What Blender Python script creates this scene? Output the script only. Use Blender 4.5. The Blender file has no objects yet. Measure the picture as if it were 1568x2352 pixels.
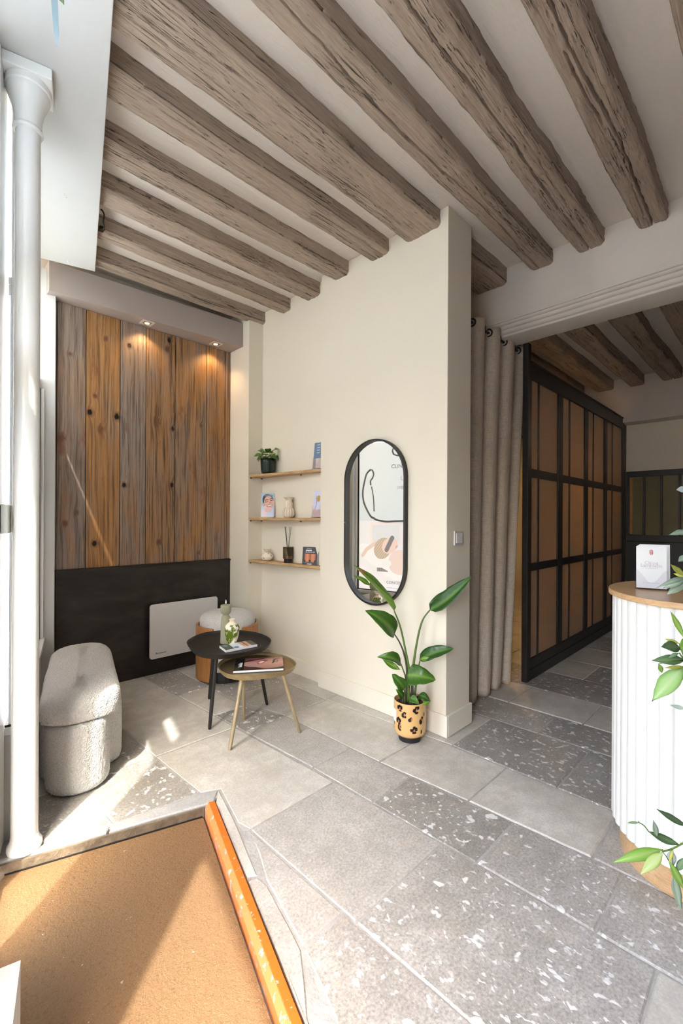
import bpy, bmesh, math, random
from mathutils import Vector, Matrix, noise

random.seed(7)
sc = bpy.context.scene
R = math.radians

# ------------------------------------------------------------------ camera, sky, sun, exposure
CAM_H = 1.3
FPX = 1030.0                       # focal length in pixels of the 1568 x 2352 frame
cd = bpy.data.cameras.new('camera'); cam = bpy.data.objects.new('camera', cd)
sc.collection.objects.link(cam)
cd.sensor_fit = 'AUTO'; cd.sensor_width = 36.0
cd.lens = 36.0 * FPX / 2352.0
cd.shift_y = 14.0 / 2352.0
cd.clip_start = 0.02
cam.matrix_world = (Matrix.Translation((0, 0, CAM_H)) @ Matrix.Rotation(R(-45), 4, 'Z')
                    @ Matrix.Rotation(R(90), 4, 'X') @ Matrix.Rotation(R(0.3), 4, 'Z'))
sc.camera = cam

SUN_EL = 57.0
w = bpy.data.worlds.new('sky'); sc.world = w; w.use_nodes = True
nt = w.node_tree
bg = nt.nodes['Background']
sky = nt.nodes.new('ShaderNodeTexSky'); sky.sky_type = 'NISHITA'
sky.sun_disc = False; sky.sun_elevation = R(SUN_EL); sky.sun_rotation = R(229)
sky.air_density = 1.0; sky.dust_density = 4.0; sky.ozone_density = 1.0
tint = nt.nodes.new('ShaderNodeMix'); tint.data_type = 'RGBA'; tint.blend_type = 'MULTIPLY'; tint.inputs['Factor'].default_value = 1.0
tint.inputs[7].default_value = (1.03, 1.0, 0.95, 1)          # warm camera white balance
nt.links.new(sky.outputs[0], tint.inputs[6]); nt.links.new(tint.outputs[2], bg.inputs[0])
bg.inputs[1].default_value = 1.0
sd = bpy.data.lights.new('sun', 'SUN'); sd.energy = 4.0; sd.angle = R(1.1); sd.color = (1.0, 0.96, 0.90)
so = bpy.data.objects.new('sun', sd); sc.collection.objects.link(so)
SUN = Vector((0.755, 0.656, -math.tan(R(SUN_EL))))
so.rotation_euler = SUN.to_track_quat('-Z', 'Y').to_euler()
so.location = (-4, -4, 8)
sc.view_settings.view_transform = 'Standard'; sc.view_settings.look = 'None'
sc.view_settings.gamma = 1.0; sc.view_settings.use_curve_mapping = False
sc.view_settings.exposure = 1.37

# ------------------------------------------------------------------ helpers
COL = sc.collection
def lin(c):
    return tuple((x / 12.92 if x <= 0.04045 else ((x + 0.055) / 1.055) ** 2.4) for x in c)
def s255(r, g, b):
    return lin((r / 255, g / 255, b / 255))
r2 = math.sqrt(0.5)
TH = R(0.3)
def ray(x, y):
    a, b = x - 784.0, y - 1190.0
    u = (a * math.cos(TH) + b * math.sin(TH)) / FPX; v = (-a * math.sin(TH) + b * math.cos(TH)) / FPX
    return Vector((r2 * (1 + u), r2 * (1 - u), -v))
def at(x, y, z):                   # photo pixel -> point on the level z
    d = ray(x, y); return Vector((0, 0, CAM_H)) + d * ((z - CAM_H) / d.z)
def atf(x, y, f):                  # photo pixel -> point at forward distance f
    return Vector((0, 0, CAM_H)) + ray(x, y) * f

def wloc(o):
    v = Vector((0, 0, 0))
    while o is not None:
        v += o.location; o = o.parent
    return v

class G:
    def __init__(s): s.v = []; s.f = []; s.c = None
    def add(s, vs, fs):
        n = len(s.v); s.v += [Vector(p) for p in vs]; s.f += [tuple(i + n for i in f) for f in fs]; return s
    def box(s, x0, x1, y0, y1, z0, z1, M=None):
        vs = [Vector((x, y, z)) for z in (z0, z1) for y in (y0, y1) for x in (x0, x1)]
        if M is not None: vs = [M @ p for p in vs]
        return s.add(vs, [(0, 2, 3, 1), (4, 5, 7, 6), (0, 1, 5, 4), (2, 6, 7, 3), (0, 4, 6, 2), (1, 3, 7, 5)])
    def prism(s, poly, z0, z1, M=None):
        n = len(poly)
        vs = [Vector((p[0], p[1], z)) for z in (z0, z1) for p in poly]
        if M is not None: vs = [M @ p for p in vs]
        return s.add(vs, [tuple(range(n - 1, -1, -1)), tuple(range(n, 2 * n))] + [(i, (i + 1) % n, n + (i + 1) % n, n + i) for i in range(n)])
    def rings(s, rings, cap0=True, cap1=True, closed=True):
        n = len(rings[0]); vs = [p for r in rings for p in r]; fs = []
        m = n if closed else n - 1
        for k in range(len(rings) - 1):
            for i in range(m):
                fs.append((k * n + i, k * n + (i + 1) % n, (k + 1) * n + (i + 1) % n, (k + 1) * n + i))
        if cap0: fs.append(tuple(range(n - 1, -1, -1)))
        if cap1: fs.append(tuple(range((len(rings) - 1) * n, len(rings) * n)))
        return s.add(vs, fs)
    def lathe(s, prof, cx=0, cy=0, seg=32, rip=None, cap0=True, cap1=True):
        rr = []
        for r, z in prof:
            ring = []
            for i in range(seg):
                a = 2 * math.pi * i / seg
                q = r * (1 + (rip(a, z) if rip else 0))
                ring.append(Vector((cx + q * math.cos(a), cy + q * math.sin(a), z)))
            rr.append(ring)
        return s.rings(rr, cap0, cap1)
    def tube(s, pts, rad, seg=8, caps=True):
        pts = [Vector(p) for p in pts]; n = len(pts); rr = []
        up = Vector((0.31, 0.17, 0.93))
        for i, p in enumerate(pts):
            t = (pts[min(i + 1, n - 1)] - pts[max(i - 1, 0)]).normalized()
            a = t.cross(up)
            if a.length < 1e-3: a = t.cross(Vector((1, 0, 0)))
            a.normalize(); b = t.cross(a)
            q = rad[i] if isinstance(rad, (list, tuple)) else rad
            rr.append([p + (a * math.cos(2 * math.pi * k / seg) + b * math.sin(2 * math.pi * k / seg)) * q for k in range(seg)])
        return s.rings(rr, caps, caps)
    def grid(s, nx, ny, fn):
        n0 = len(s.v)
        for j in range(ny + 1):
            for i in range(nx + 1): s.v.append(Vector(fn(i / nx, j / ny)))
        for j in range(ny):
            for i in range(nx):
                a = n0 + j * (nx + 1) + i
                s.f.append((a, a + 1, a + nx + 2, a + nx + 1))
        return s
    def build(s, name, mat, parent=None, smooth=False, bevel=0, seg=2, org=None, cols=None, recalc=True):
        o0 = wloc(parent) if parent is not None else Vector(org if org is not None else (0, 0, 0))
        me = bpy.data.meshes.new(name)
        me.from_pydata([tuple(p - o0) for p in s.v], [], s.f)
        if recalc:
            bm = bmesh.new(); bm.from_mesh(me); bmesh.ops.recalc_face_normals(bm, faces=bm.faces); bm.to_mesh(me); bm.free()
        if cols is not None:
            at_ = me.color_attributes.new('Col', 'FLOAT_COLOR', 'POINT')
            at_.data.foreach_set('color', [x for c in cols for x in (c[0], c[1], c[2], 1.0)])
        me.materials.append(mat)
        if smooth:
            me.polygons.foreach_set('use_smooth', [True] * len(me.polygons))
            if smooth != 'all':
                try: me.set_sharp_from_angle(angle=R(38))
                except Exception: pass
        o = bpy.data.objects.new(name, me); COL.objects.link(o)
        if parent is not None: o.parent = parent
        else: o.location = o0
        if bevel:
            b = o.modifiers.new('bevel', 'BEVEL'); b.width = bevel; b.segments = seg; b.limit_method = 'ANGLE'; b.angle_limit = R(40)
        return o

def tag(o, label=None, cat=None, group=None, kind=None):
    if label: o['label'] = label
    if cat: o['category'] = cat
    if group: o['group'] = group
    if kind: o['kind'] = kind
    return o
def thing(name, loc, label, cat, group=None):
    o = bpy.data.objects.new(name, None); COL.objects.link(o); o.location = loc
    o.empty_display_size = 0.05
    return tag(o, label, cat, group)
def inst(src, parent, loc, rz=0.0, name=None):
    o = src.copy(); COL.objects.link(o); o.parent = parent; o.location = Vector(loc) - wloc(parent); o.rotation_euler = (0, 0, rz)
    return o

# facade axes: k runs along the shop front away from the camera, n points into the room
AZ = R(75.4)
FT = Vector((math.cos(AZ), math.sin(AZ), 0)); FN = Vector((math.sin(AZ), -math.cos(AZ), 0)); FO = Vector((0.37, 2.12, 0))
FM = Matrix(((FT.x, FN.x, 0, FO.x), (FT.y, FN.y, 0, FO.y), (0, 0, 1, 0), (0, 0, 0, 1)))
def fk(k, n, z): return FO + FT * k + FN * n + Vector((0, 0, z))

def catmull(pts, per=8, closed=True):
    out = []; n = len(pts); pts = [Vector(p) for p in pts]
    rng = range(n) if closed else range(n - 1)
    for i in rng:
        if closed: p0, p1, p2, p3 = pts[i - 1], pts[i], pts[(i + 1) % n], pts[(i + 2) % n]
        else: p0, p1, p2, p3 = pts[max(i - 1, 0)], pts[i], pts[i + 1], pts[min(i + 2, n - 1)]
        for j in range(per):
            t = j / per
            out.append(0.5 * ((2 * p1) + (-p0 + p2) * t + (2 * p0 - 5 * p1 + 4 * p2 - p3) * t * t + (-p0 + 3 * p1 - 3 * p2 + p3) * t ** 3))
    if not closed: out.append(pts[-1])
    return out
def offset(poly, d):               # inset a closed CCW polygon by d
    n = len(poly); out = []
    for i in range(n):
        a, b, c = poly[i - 1], poly[i], poly[(i + 1) % n]
        e1 = Vector((b[0] - a[0], b[1] - a[1])); e2 = Vector((c[0] - b[0], c[1] - b[1]))
        if e1.length < 1e-9: e1 = e2
        if e2.length < 1e-9: e2 = e1
        e1.normalize(); e2.normalize()
        n1 = Vector((-e1.y, e1.x)); n2 = Vector((-e2.y, e2.x)); m = n1 + n2
        k = m.length_squared
        m = m * (2.0 / k) if k > 0.4 else n1
        out.append(Vector((b[0] + m.x * d, b[1] + m.y * d)))
    return out

# ------------------------------------------------------------------ materials
class NT:
    def __init__(s, name):
        s.m = bpy.data.materials.new(name); s.m.use_nodes = True
        s.t = s.m.node_tree; s.b = s.t.nodes['Principled BSDF']; s.out = s.t.nodes['Material Output']
    def n(s, kind, **kw):
        x = s.t.nodes.new(kind)
        for k, v in kw.items(): setattr(x, k, v)
        return x
    def l(s, a, b): s.t.links.new(a, b)
    def coord(s, which='Object'): return s.n('ShaderNodeTexCoord').outputs[which]
    def pos(s): return s.n('ShaderNodeNewGeometry').outputs['Position']
    def map(s, v, scale=(1, 1, 1), loc=(0, 0, 0)):
        m = s.n('ShaderNodeMapping'); s.l(v, m.inputs[0]); m.inputs['Scale'].default_value = scale; m.inputs['Location'].default_value = loc
        return m.outputs[0]
    def noise(s, v, scale, detail=4, rough=0.55, dist=0.0):
        x = s.n('ShaderNodeTexNoise'); s.l(v, x.inputs['Vector']); x.inputs['Scale'].default_value = scale
        x.inputs['Detail'].default_value = detail; x.inputs['Roughness'].default_value = rough; x.inputs['Distortion'].default_value = dist
        return x.outputs['Fac']
    def voro(s, v, scale, out='Distance', feat='F1'):
        x = s.n('ShaderNodeTexVoronoi'); x.feature = feat; s.l(v, x.inputs['Vector']); x.inputs['Scale'].default_value = scale
        return x.outputs[out]
    def ramp(s, f, stops):
        x = s.n('ShaderNodeValToRGB'); s.l(f, x.inputs[0]); e = x.color_ramp.elements
        while len(e) < len(stops): e.new(0.5)
        for q, (p, c) in zip(e, stops):
            q.position = p; q.color = (c, c, c, 1) if isinstance(c, (int, float)) else (c[0], c[1], c[2], 1)
        return x.outputs[0]
    def mix(s, f, a, b, mode='MIX'):
        x = s.n('ShaderNodeMix', data_type='RGBA', blend_type=mode)
        for sock, val in ((x.inputs['Factor'], f), (x.inputs[6], a), (x.inputs[7], b)):
            if hasattr(val, 'is_output'): s.l(val, sock)
            elif isinstance(val, (int, float)): sock.default_value = val if sock.type == 'VALUE' else (val, val, val, 1)
            else: sock.default_value = (val[0], val[1], val[2], 1)
        return x.outputs[2]
    def math(s, op, a, b=None, clamp=False):
        x = s.n('ShaderNodeMath', operation=op); x.use_clamp = clamp
        for i, val in enumerate((a, b)):
            if val is None: continue
            if hasattr(val, 'is_output'): s.l(val, x.inputs[i])
            else: x.inputs[i].default_value = val
        return x.outputs[0]
    def bump(s, h, strength=0.3, dist=0.01, prev=None):
        x = s.n('ShaderNodeBump'); s.l(h, x.inputs['Height']); x.inputs['Strength'].default_value = strength; x.inputs['Distance'].default_value = dist
        if prev is not None: s.l(prev, x.inputs['Normal'])
        return x.outputs[0]
    def col(s, v):
        if hasattr(v, 'is_output'): s.l(v, s.b.inputs['Base Color'])
        else: s.b.inputs['Base Color'].default_value = (v[0], v[1], v[2], 1)
        return s
    def rough(s, v):
        if hasattr(v, 'is_output'): s.l(v, s.b.inputs['Roughness'])
        else: s.b.inputs['Roughness'].default_value = v
        return s
    def nrm(s, v): s.l(v, s.b.inputs['Normal']); return s
    def rnd(s): return s.n('ShaderNodeObjectInfo').outputs['Random']

def plain(name, c, rough=0.5, metal=0.0, vary=0.06, vs=8.0, bump=0.0, bs=60.0, spec=None):
    t = NT(name); v = t.coord()
    f = t.noise(v, vs, 3)
    t.col(t.mix(t.ramp(f, [(0.3, 0.0), (0.7, 1.0)]), tuple(x * (1 - vary) for x in c), tuple(min(1, x * (1 + vary)) for x in c)))
    t.rough(rough); t.b.inputs['Metallic'].default_value = metal
    if spec is not None: t.b.inputs['Specular IOR Level'].default_value = spec
    if bump: t.nrm(t.bump(t.noise(v, bs, 4), bump, 0.01))
    return t.m

M = {}
M['cream'] = plain('cream_wall_paint', (0.80, 0.735, 0.61), 0.6, vary=0.012, vs=1.5, bump=0.04, bs=220)
M['cream_trim'] = plain('cream_gloss_paint', (0.81, 0.755, 0.64), 0.35, vary=0.01, vs=2)
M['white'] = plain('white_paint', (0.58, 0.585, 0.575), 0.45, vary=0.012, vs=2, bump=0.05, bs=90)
M['white_gloss'] = plain('white_gloss_paint', (0.84, 0.85, 0.84), 0.25, vary=0.01, vs=4, bump=0.12, bs=45)
M['soffit'] = plain('taupe_soffit_paint', (0.36, 0.305, 0.275), 0.6, vary=0.02, vs=3)
M['black_metal'] = plain('black_painted_metal', (0.012, 0.011, 0.011), 0.45, vary=0.1)
M['black_wood'] = plain('black_stained_wood', (0.016, 0.014, 0.013), 0.4, vary=0.2, vs=30, bump=0.05)
M['radiator'] = plain('pale_grey_enamel', (0.74, 0.71, 0.675), 0.35, vary=0.01)
M['brass'] = plain('brushed_brass', (0.42, 0.32, 0.17), 0.42, 0.85, vary=0.12, vs=25, bump=0.06, bs=300)
M['gold'] = plain('pale_gold_paint', (0.40, 0.32, 0.20), 0.45, 0.5, vary=0.1, vs=20)
M['tray_black'] = plain('textured_black_metal', (0.022, 0.019, 0.017), 0.5, 0.3, vary=0.2, vs=60, bump=0.25, bs=160)
M['counter_white'] = plain('white_lacquer', (0.76, 0.75, 0.72), 0.35, vary=0.005)
M['soil'] = plain('potting_soil', (0.035, 0.022, 0.014), 0.95, vary=0.5, vs=90, bump=0.9, bs=120)
M['stem'] = plain('green_stalk', (0.10, 0.17, 0.03), 0.5, vary=0.25, vs=12)
M['stem_dark'] = plain('dark_stalk', (0.055, 0.045, 0.035), 0.5, vary=0.3, vs=14)
M['candle'] = plain('sage_wax', (0.31, 0.30, 0.20), 0.55, vary=0.04)
M['ivory'] = plain('ivory_ceramic', (0.78, 0.72, 0.60), 0.3, vary=0.03)
M['paper'] = plain('white_paper', (0.82, 0.82, 0.82), 0.7, vary=0.01)
M['flame'] = plain('white_plastic_flame', (0.9, 0.9, 0.88), 0.4, vary=0.01)
M['amber'] = plain('amber_oil', (0.55, 0.22, 0.02), 0.1, vary=0.05)
M['dark_ink'] = plain('dark_print_ink', (0.03, 0.03, 0.03), 0.6, vary=0.05)
M['grey_ink'] = plain('grey_print_ink', (0.30, 0.30, 0.32), 0.6, vary=0.05)
M['pink_ink'] = plain('dusty_pink_print_ink', (0.60, 0.24, 0.23), 0.6, vary=0.03)
M['rose_grey_ink'] = plain('pale_rose_print_ink', (0.60, 0.53, 0.55), 0.6, vary=0.03)
M['white_ink'] = plain('white_print_ink', (0.85, 0.85, 0.85), 0.6, vary=0.02)
M['dark_pot'] = plain('dark_green_glass_pot', (0.012, 0.028, 0.018), 0.12, vary=0.15)
M['switch'] = plain('white_plastic', (0.80, 0.80, 0.78), 0.3, vary=0.01)
M['satin'] = plain('satin_steel', (0.72, 0.70, 0.67), 0.35, 0.35, vary=0.03)
M['pale_plastic'] = plain('greenish_white_plastic', (0.68, 0.71, 0.66), 0.35, vary=0.01)
M['bark'] = plain('grey_bark', (0.16, 0.12, 0.08), 0.85, vary=0.3, vs=30, bump=0.5)
M['pavement'] = plain('street_pavement', (0.13, 0.125, 0.12), 0.9, vary=0.1, vs=2)
M['terracotta'] = plain('beige_planter', (0.55, 0.45, 0.35), 0.7, vary=0.05)

def vcol(name, rough=0.5, extra=None, translucent=0.0):
    t = NT(name); a = t.n('ShaderNodeVertexColor'); a.layer_name = 'Col'
    t.col(a.outputs[0]); t.rough(rough)
    if extra: extra(t, a.outputs[0])
    if translucent:
        tr = t.n('ShaderNodeBsdfTranslucent'); t.l(a.outputs[0], tr.inputs[0])
        mx = t.n('ShaderNodeMixShader'); mx.inputs[0].default_value = translucent
        t.l(t.b.outputs[0], mx.inputs[1]); t.l(tr.outputs[0], mx.inputs[2]); t.l(mx.outputs[0], t.out.inputs[0])
    return t.m
M['print'] = vcol('printed_card', 0.35)
M['glaze'] = vcol('painted_glaze', 0.2)
M['leaf'] = vcol('glossy_leaf', 0.3, translucent=0.18)
M['olive_leaf'] = vcol('olive_leaf', 0.5, translucent=0.25)
M['film'] = vcol('printed_window_film', 0.35, translucent=0.075)

def thin_glass(name, tint, refl=0.08, rough=0.02):
    t = NT(name); t.t.nodes.remove(t.b)
    tr = t.n('ShaderNodeBsdfTransparent'); tr.inputs[0].default_value = (*tint, 1)
    gl = t.n('ShaderNodeBsdfGlossy'); gl.inputs['Roughness'].default_value = rough
    lw = t.n('ShaderNodeLayerWeight'); lw.inputs[0].default_value = 0.25
    f = t.math('ADD', t.math('MULTIPLY', t.math('POWER', lw.outputs['Facing'], 4.0), 0.5), refl * 0.25, True)
    mx = t.n('ShaderNodeMixShader'); t.l(f, mx.inputs[0]); t.l(tr.outputs[0], mx.inputs[1]); t.l(gl.outputs[0], mx.inputs[2])
    t.l(mx.outputs[0], t.out.inputs[0]); return t.m
M['glass'] = thin_glass('clear_window_glass', (0.96, 0.98, 0.97))
M['acrylic'] = thin_glass('clear_acrylic', (0.975, 0.97, 0.985), 0.1)
M['smoke_glass'] = thin_glass('smoky_ribbed_glass', (0.62, 0.60, 0.50), 0.15)
M['crystal'] = thin_glass('bluish_crystal', (0.62, 0.78, 0.88), 0.5)

t = NT('frosted_film'); t.t.nodes.remove(t.b)
a = t.n('ShaderNodeBsdfTranslucent'); a.inputs[0].default_value = (0.86, 0.90, 0.91, 1)
b = t.n('ShaderNodeBsdfDiffuse'); b.inputs[0].default_value = (0.82, 0.85, 0.86, 1)
mx = t.n('ShaderNodeMixShader'); mx.inputs[0].default_value = 0.12
t.l(a.outputs[0], mx.inputs[1]); t.l(b.outputs[0], mx.inputs[2]); t.l(mx.outputs[0], t.out.inputs[0]); M['frost'] = t.m

def frosted(name, c):
    t = NT(name); v = t.coord(); f = t.noise(v, 900, 2)
    cc = t.mix(f, tuple(x * 0.85 for x in c), tuple(min(1, x * 1.12) for x in c))
    t.col(cc); t.rough(0.3)
    tr = t.n('ShaderNodeBsdfTranslucent'); t.l(cc, tr.inputs[0])
    mx = t.n('ShaderNodeMixShader'); mx.inputs[0].default_value = 0.5
    t.l(t.b.outputs[0], mx.inputs[1]); t.l(tr.outputs[0], mx.inputs[2]); t.l(mx.outputs[0], t.out.inputs[0]); return t.m
M['pane'] = frosted('frosted_warm_glass', (0.64, 0.48, 0.34))
M['pane_green'] = frosted('frosted_olive_glass', (0.36, 0.32, 0.17))

t = NT('mirror_silver'); t.col((0.93, 0.95, 0.94)).rough(0.0); t.b.inputs['Metallic'].default_value = 1.0; M['mirror'] = t.m

t = NT('lamp_glow'); t.b.inputs['Base Color'].default_value = (1, 0.8, 0.5, 1)
t.b.inputs['Emission Color'].default_value = (1.0, 0.62, 0.25, 1); t.b.inputs['Emission Strength'].default_value = 6.0; M['glow'] = t.m

# plaster ceiling between the beams
t = NT('ceiling_plaster'); v = t.coord()
g = t.noise(t.map(v, (3, 26, 10)), 3, 5); h = t.noise(v, 2.2, 4)
t.col(t.mix(h, (0.68, 0.615, 0.55), (0.77, 0.71, 0.645))); t.rough(0.8)
t.nrm(t.bump(g, 0.35, 0.012, t.bump(h, 0.3, 0.03))); M['ceiling'] = t.m
# painted plaster beam
t = NT('painted_plaster_beam'); v = t.coord()
h = t.noise(v, 2.0, 5); g = t.noise(t.map(v, (8, 1.0, 8)), 3, 5, 0.6)
t.col(t.mix(h, (0.64, 0.58, 0.52), (0.71, 0.65, 0.59))); t.rough(0.75)
t.nrm(t.bump(g, 0.15, 0.012, t.bump(h, 0.3, 0.03))); M['plaster_beam'] = t.m
# taupe painted old timber
t = NT('taupe_painted_timber'); v = t.coord(); ob = t.rnd()
vm = t.n('ShaderNodeVectorMath', operation='ADD'); t.l(v, vm.inputs[0])
cx = t.n('ShaderNodeCombineXYZ'); t.l(t.math('MULTIPLY', ob, 37.0), cx.inputs[0]); t.l(t.math('MULTIPLY', ob, 11.0), cx.inputs[1]); t.l(cx.outputs[0], vm.inputs[1])
v = vm.outputs[0]
grain = t.noise(t.map(v, (1.6, 34, 34)), 3.0, 6, 0.62, 0.6)
blot = t.noise(t.map(v, (0.8, 3, 3)), 2.0, 4)
pit = t.noise(t.map(v, (9, 46, 46)), 1.6, 5, 0.7)
pits = t.math('MULTIPLY', t.ramp(pit, [(0.60, 0.0), (0.68, 1.0)]), t.ramp(t.noise(t.map(v, (1.0, 7, 7)), 2.0, 3), [(0.46, 0.0), (0.6, 1.0)]))
crk = t.ramp(t.noise(t.map(v, (0.9, 40, 40)), 1.3, 3, 0.5, 1.0), [(0.482, 0.0), (0.495, 1.0), (0.505, 1.0), (0.518, 0.0)])
crk = t.math('MULTIPLY', crk, t.ramp(t.noise(t.map(v, (1.2, 5, 5)), 1.7, 2), [(0.47, 0.0), (0.55, 1.0)]))
base = t.mix(blot, (0.36, 0.277, 0.213), (0.48, 0.382, 0.300))
base = t.mix(t.ramp(grain, [(0.35, 0.55), (0.6, 0.0)]), base, (0.25, 0.186, 0.14))
base = t.mix(t.math('MULTIPLY', pits, 0.8), base, (0.075, 0.055, 0.042))
base = t.mix(t.math('MULTIPLY', crk, 0.95), base, (0.03, 0.02, 0.014))
t.col(base); t.rough(0.75)
hh = t.math('SUBTRACT', t.math('MULTIPLY', grain, 0.5), t.math('ADD', pits, crk))
t.nrm(t.bump(hh, 0.75, 0.012)); M['timber'] = t.m

# flagstones
def stone(name, c0, c1, white, gran, pitdark=0.5):
    t = NT(name); v = t.coord(); ob = t.rnd()
    vm = t.n('ShaderNodeVectorMath', operation='ADD'); t.l(v, vm.inputs[0])
    cx = t.n('ShaderNodeCombineXYZ'); t.l(t.math('MULTIPLY', ob, 51.0), cx.inputs[0]); t.l(t.math('MULTIPLY', ob, 23.0), cx.inputs[1]); t.l(cx.outputs[0], vm.inputs[1])
    v = vm.outputs[0]
    big = t.noise(v, 3.2, 4, 0.6); fine = t.noise(v, 105, 4, 0.65); mid = t.noise(v, 16, 5, 0.6)
    c = t.mix(t.ramp(big, [(0.3, 0.0), (0.7, 1.0)]), c0, c1)
    c = t.mix(t.ramp(mid, [(0.4, 0.35), (0.62, 0.0)]), c, tuple(x * 0.72 for x in c0))
    c = t.mix(t.ramp(fine, [(0.34, gran), (0.52, 0.0)]), c, tuple(x * 0.5 for x in c0))
    c = t.mix(t.ramp(fine, [(0.56, 0.0), (0.72, gran * 0.8)]), c, tuple(min(1, x * 1.45) for x in c1))
    c = t.mix(t.math('MULTIPLY', t.ramp(t.noise(v, 5.5, 3), [(0.58, 0.0), (0.75, 1.0)]), 0.3), c, (0.46, 0.36, 0.26))
    h = t.math('ADD', t.math('MULTIPLY', fine, 0.25 + gran * 0.4), t.math('MULTIPLY', mid, 0.5))
    if white:
        st = t.n('ShaderNodeVectorMath', operation='ADD'); t.l(v, st.inputs[0])
        nz = t.n('ShaderNodeTexNoise'); nz.inputs['Scale'].default_value = 9; t.l(v, nz.inputs['Vector'])
        sc_ = t.n('ShaderNodeVectorMath', operation='SCALE'); t.l(nz.outputs['Color'], sc_.inputs[0]); sc_.inputs['Scale'].default_value = 0.055; t.l(sc_.outputs[0], st.inputs[1])
        rot = t.map(st.outputs[0], (23, 17, 1))
        p1 = t.noise(rot, 1.15, 2.5, 0.5)
        p2 = t.noise(t.map(st.outputs[0], (46, 32, 1)), 1.0, 2, 0.5)
        gate = t.ramp(t.noise(v, 4.0, 2), [(0.38, 0.0), (0.55, 1.0)])
        w1 = t.ramp(p1, [(0.635 - 0.03 * white, 0.0), (0.685 - 0.03 * white, 1.0)])
        w2 = t.math('MULTIPLY', t.ramp(p2, [(0.62, 0.0), (0.67, 1.0)]), gate)
        wm = t.math('MAXIMUM', w1, w2)
        c = t.mix(t.math('MULTIPLY', wm, 0.92), c, (0.82, 0.81, 0.80))
        h = t.math('SUBTRACT', h, t.math('MULTIPLY', wm, 0.25))
    else:
        pt = t.ramp(t.noise(v, 40, 3, 0.6), [(0.70, 0.0), (0.76, 1.0)])
        c = t.mix(t.math('MULTIPLY', pt, pitdark), c, (0.60, 0.58, 0.55))
    t.col(c); t.rough(t.ramp(mid, [(0.3, 0.34), (0.7, 0.52)]))
    t.nrm(t.bump(h, 0.35 + 0.3 * gran, 0.006)); return t.m
M['stone_smooth'] = stone('smooth_beige_flagstone', (0.51, 0.479, 0.425), (0.723, 0.684, 0.622), 0, 0.25, 0.2)
M['stone_grain'] = stone('granular_grey_flagstone', (0.421, 0.397, 0.358), (0.581, 0.554, 0.512), 0, 0.5, 0.6)
M['stone_pit'] = stone('dark_pitted_flagstone', (0.29, 0.269, 0.241), (0.42, 0.398, 0.363), 1.0, 0.5)
M['stone_mix'] = stone('mottled_grey_flagstone', (0.361, 0.336, 0.302), (0.527, 0.501, 0.458), 0.45, 0.55)
M['stone_kerb'] = stone('pale_kerb_stone', (0.421, 0.412, 0.393), (0.487, 0.477, 0.459), 0, 0.35, 0.2)
M['grout'] = plain('lime_mortar', (0.40, 0.385, 0.36), 0.9, vary=0.16, vs=9, bump=0.5, bs=60)

# coir mat
t = NT('coir_fibre'); v = t.coord()
f = t.noise(t.map(v, (170, 260, 1)), 1.0, 4, 0.7, 0.8); f2 = t.noise(v, 2.6, 3); f3 = t.noise(v, 95, 3, 0.6)
c = t.mix(f, (0.20, 0.098, 0.037), (0.45, 0.265, 0.118))
c = t.mix(t.ramp(f2, [(0.3, 0.25), (0.6, 0.0)]), c, (0.27, 0.14, 0.05))
c = t.mix(t.ramp(f3, [(0.30, 0.35), (0.45, 0.0)]), c, (0.15, 0.07, 0.02))
c = t.mix(t.ramp(t.noise(v, 60, 2), [(0.74, 0.0), (0.77, 0.7)]), c, (0.75, 0.65, 0.5))
t.col(c); t.rough(0.95); t.nrm(t.bump(t.math('ADD', f, f3), 0.9, 0.012)); M['coir'] = t.m
# chipped orange paint
t = NT('chipped_orange_paint'); v = t.coord()
ch = t.ramp(t.noise(v, 38, 5, 0.65), [(0.60, 0.0), (0.63, 1.0)])
c = t.mix(t.noise(v, 6, 3), (0.66, 0.135, 0.014), (0.76, 0.18, 0.022))
t.col(t.mix(ch, c, t.mix(t.noise(v, 90, 2), (0.22, 0.20, 0.18), (0.75, 0.68, 0.60)))); t.rough(0.35); t.nrm(t.bump(ch, -0.4, 0.004)); M['orange'] = t.m
t = NT('worn_sunlit_orange_edge'); v = t.coord()
ch = t.ramp(t.noise(t.map(v, (1, 1, 1)), 26, 5, 0.7), [(0.57, 0.0), (0.60, 1.0)])
t.col(t.mix(ch, (0.66, 0.21, 0.06), t.mix(t.noise(v, 70, 3), (0.16, 0.15, 0.14), (0.72, 0.64, 0.58)))); t.rough(0.5); M['orange_worn_sunlit'] = t.m  # chips are wear; the paler peach base holds the sunlit look

# boucle wool
t = NT('ivory_boucle'); v = t.coord()
d = t.voro(v, 165); n_ = t.noise(v, 120, 3, 0.6)
h = t.math('ADD', t.math('MULTIPLY', t.math('SUBTRACT', 1.0, d), 0.8), n_)
t.col(t.mix(t.ramp(d, [(0.15, 0.0), (0.75, 1.0)]), (0.92, 0.90, 0.865), (0.78, 0.75, 0.71))); t.rough(0.95)
t.b.inputs['Sheen Weight'].default_value = 0.25
t.nrm(t.bump(h, 0.9, 0.012)); M['boucle'] = t.m
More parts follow.
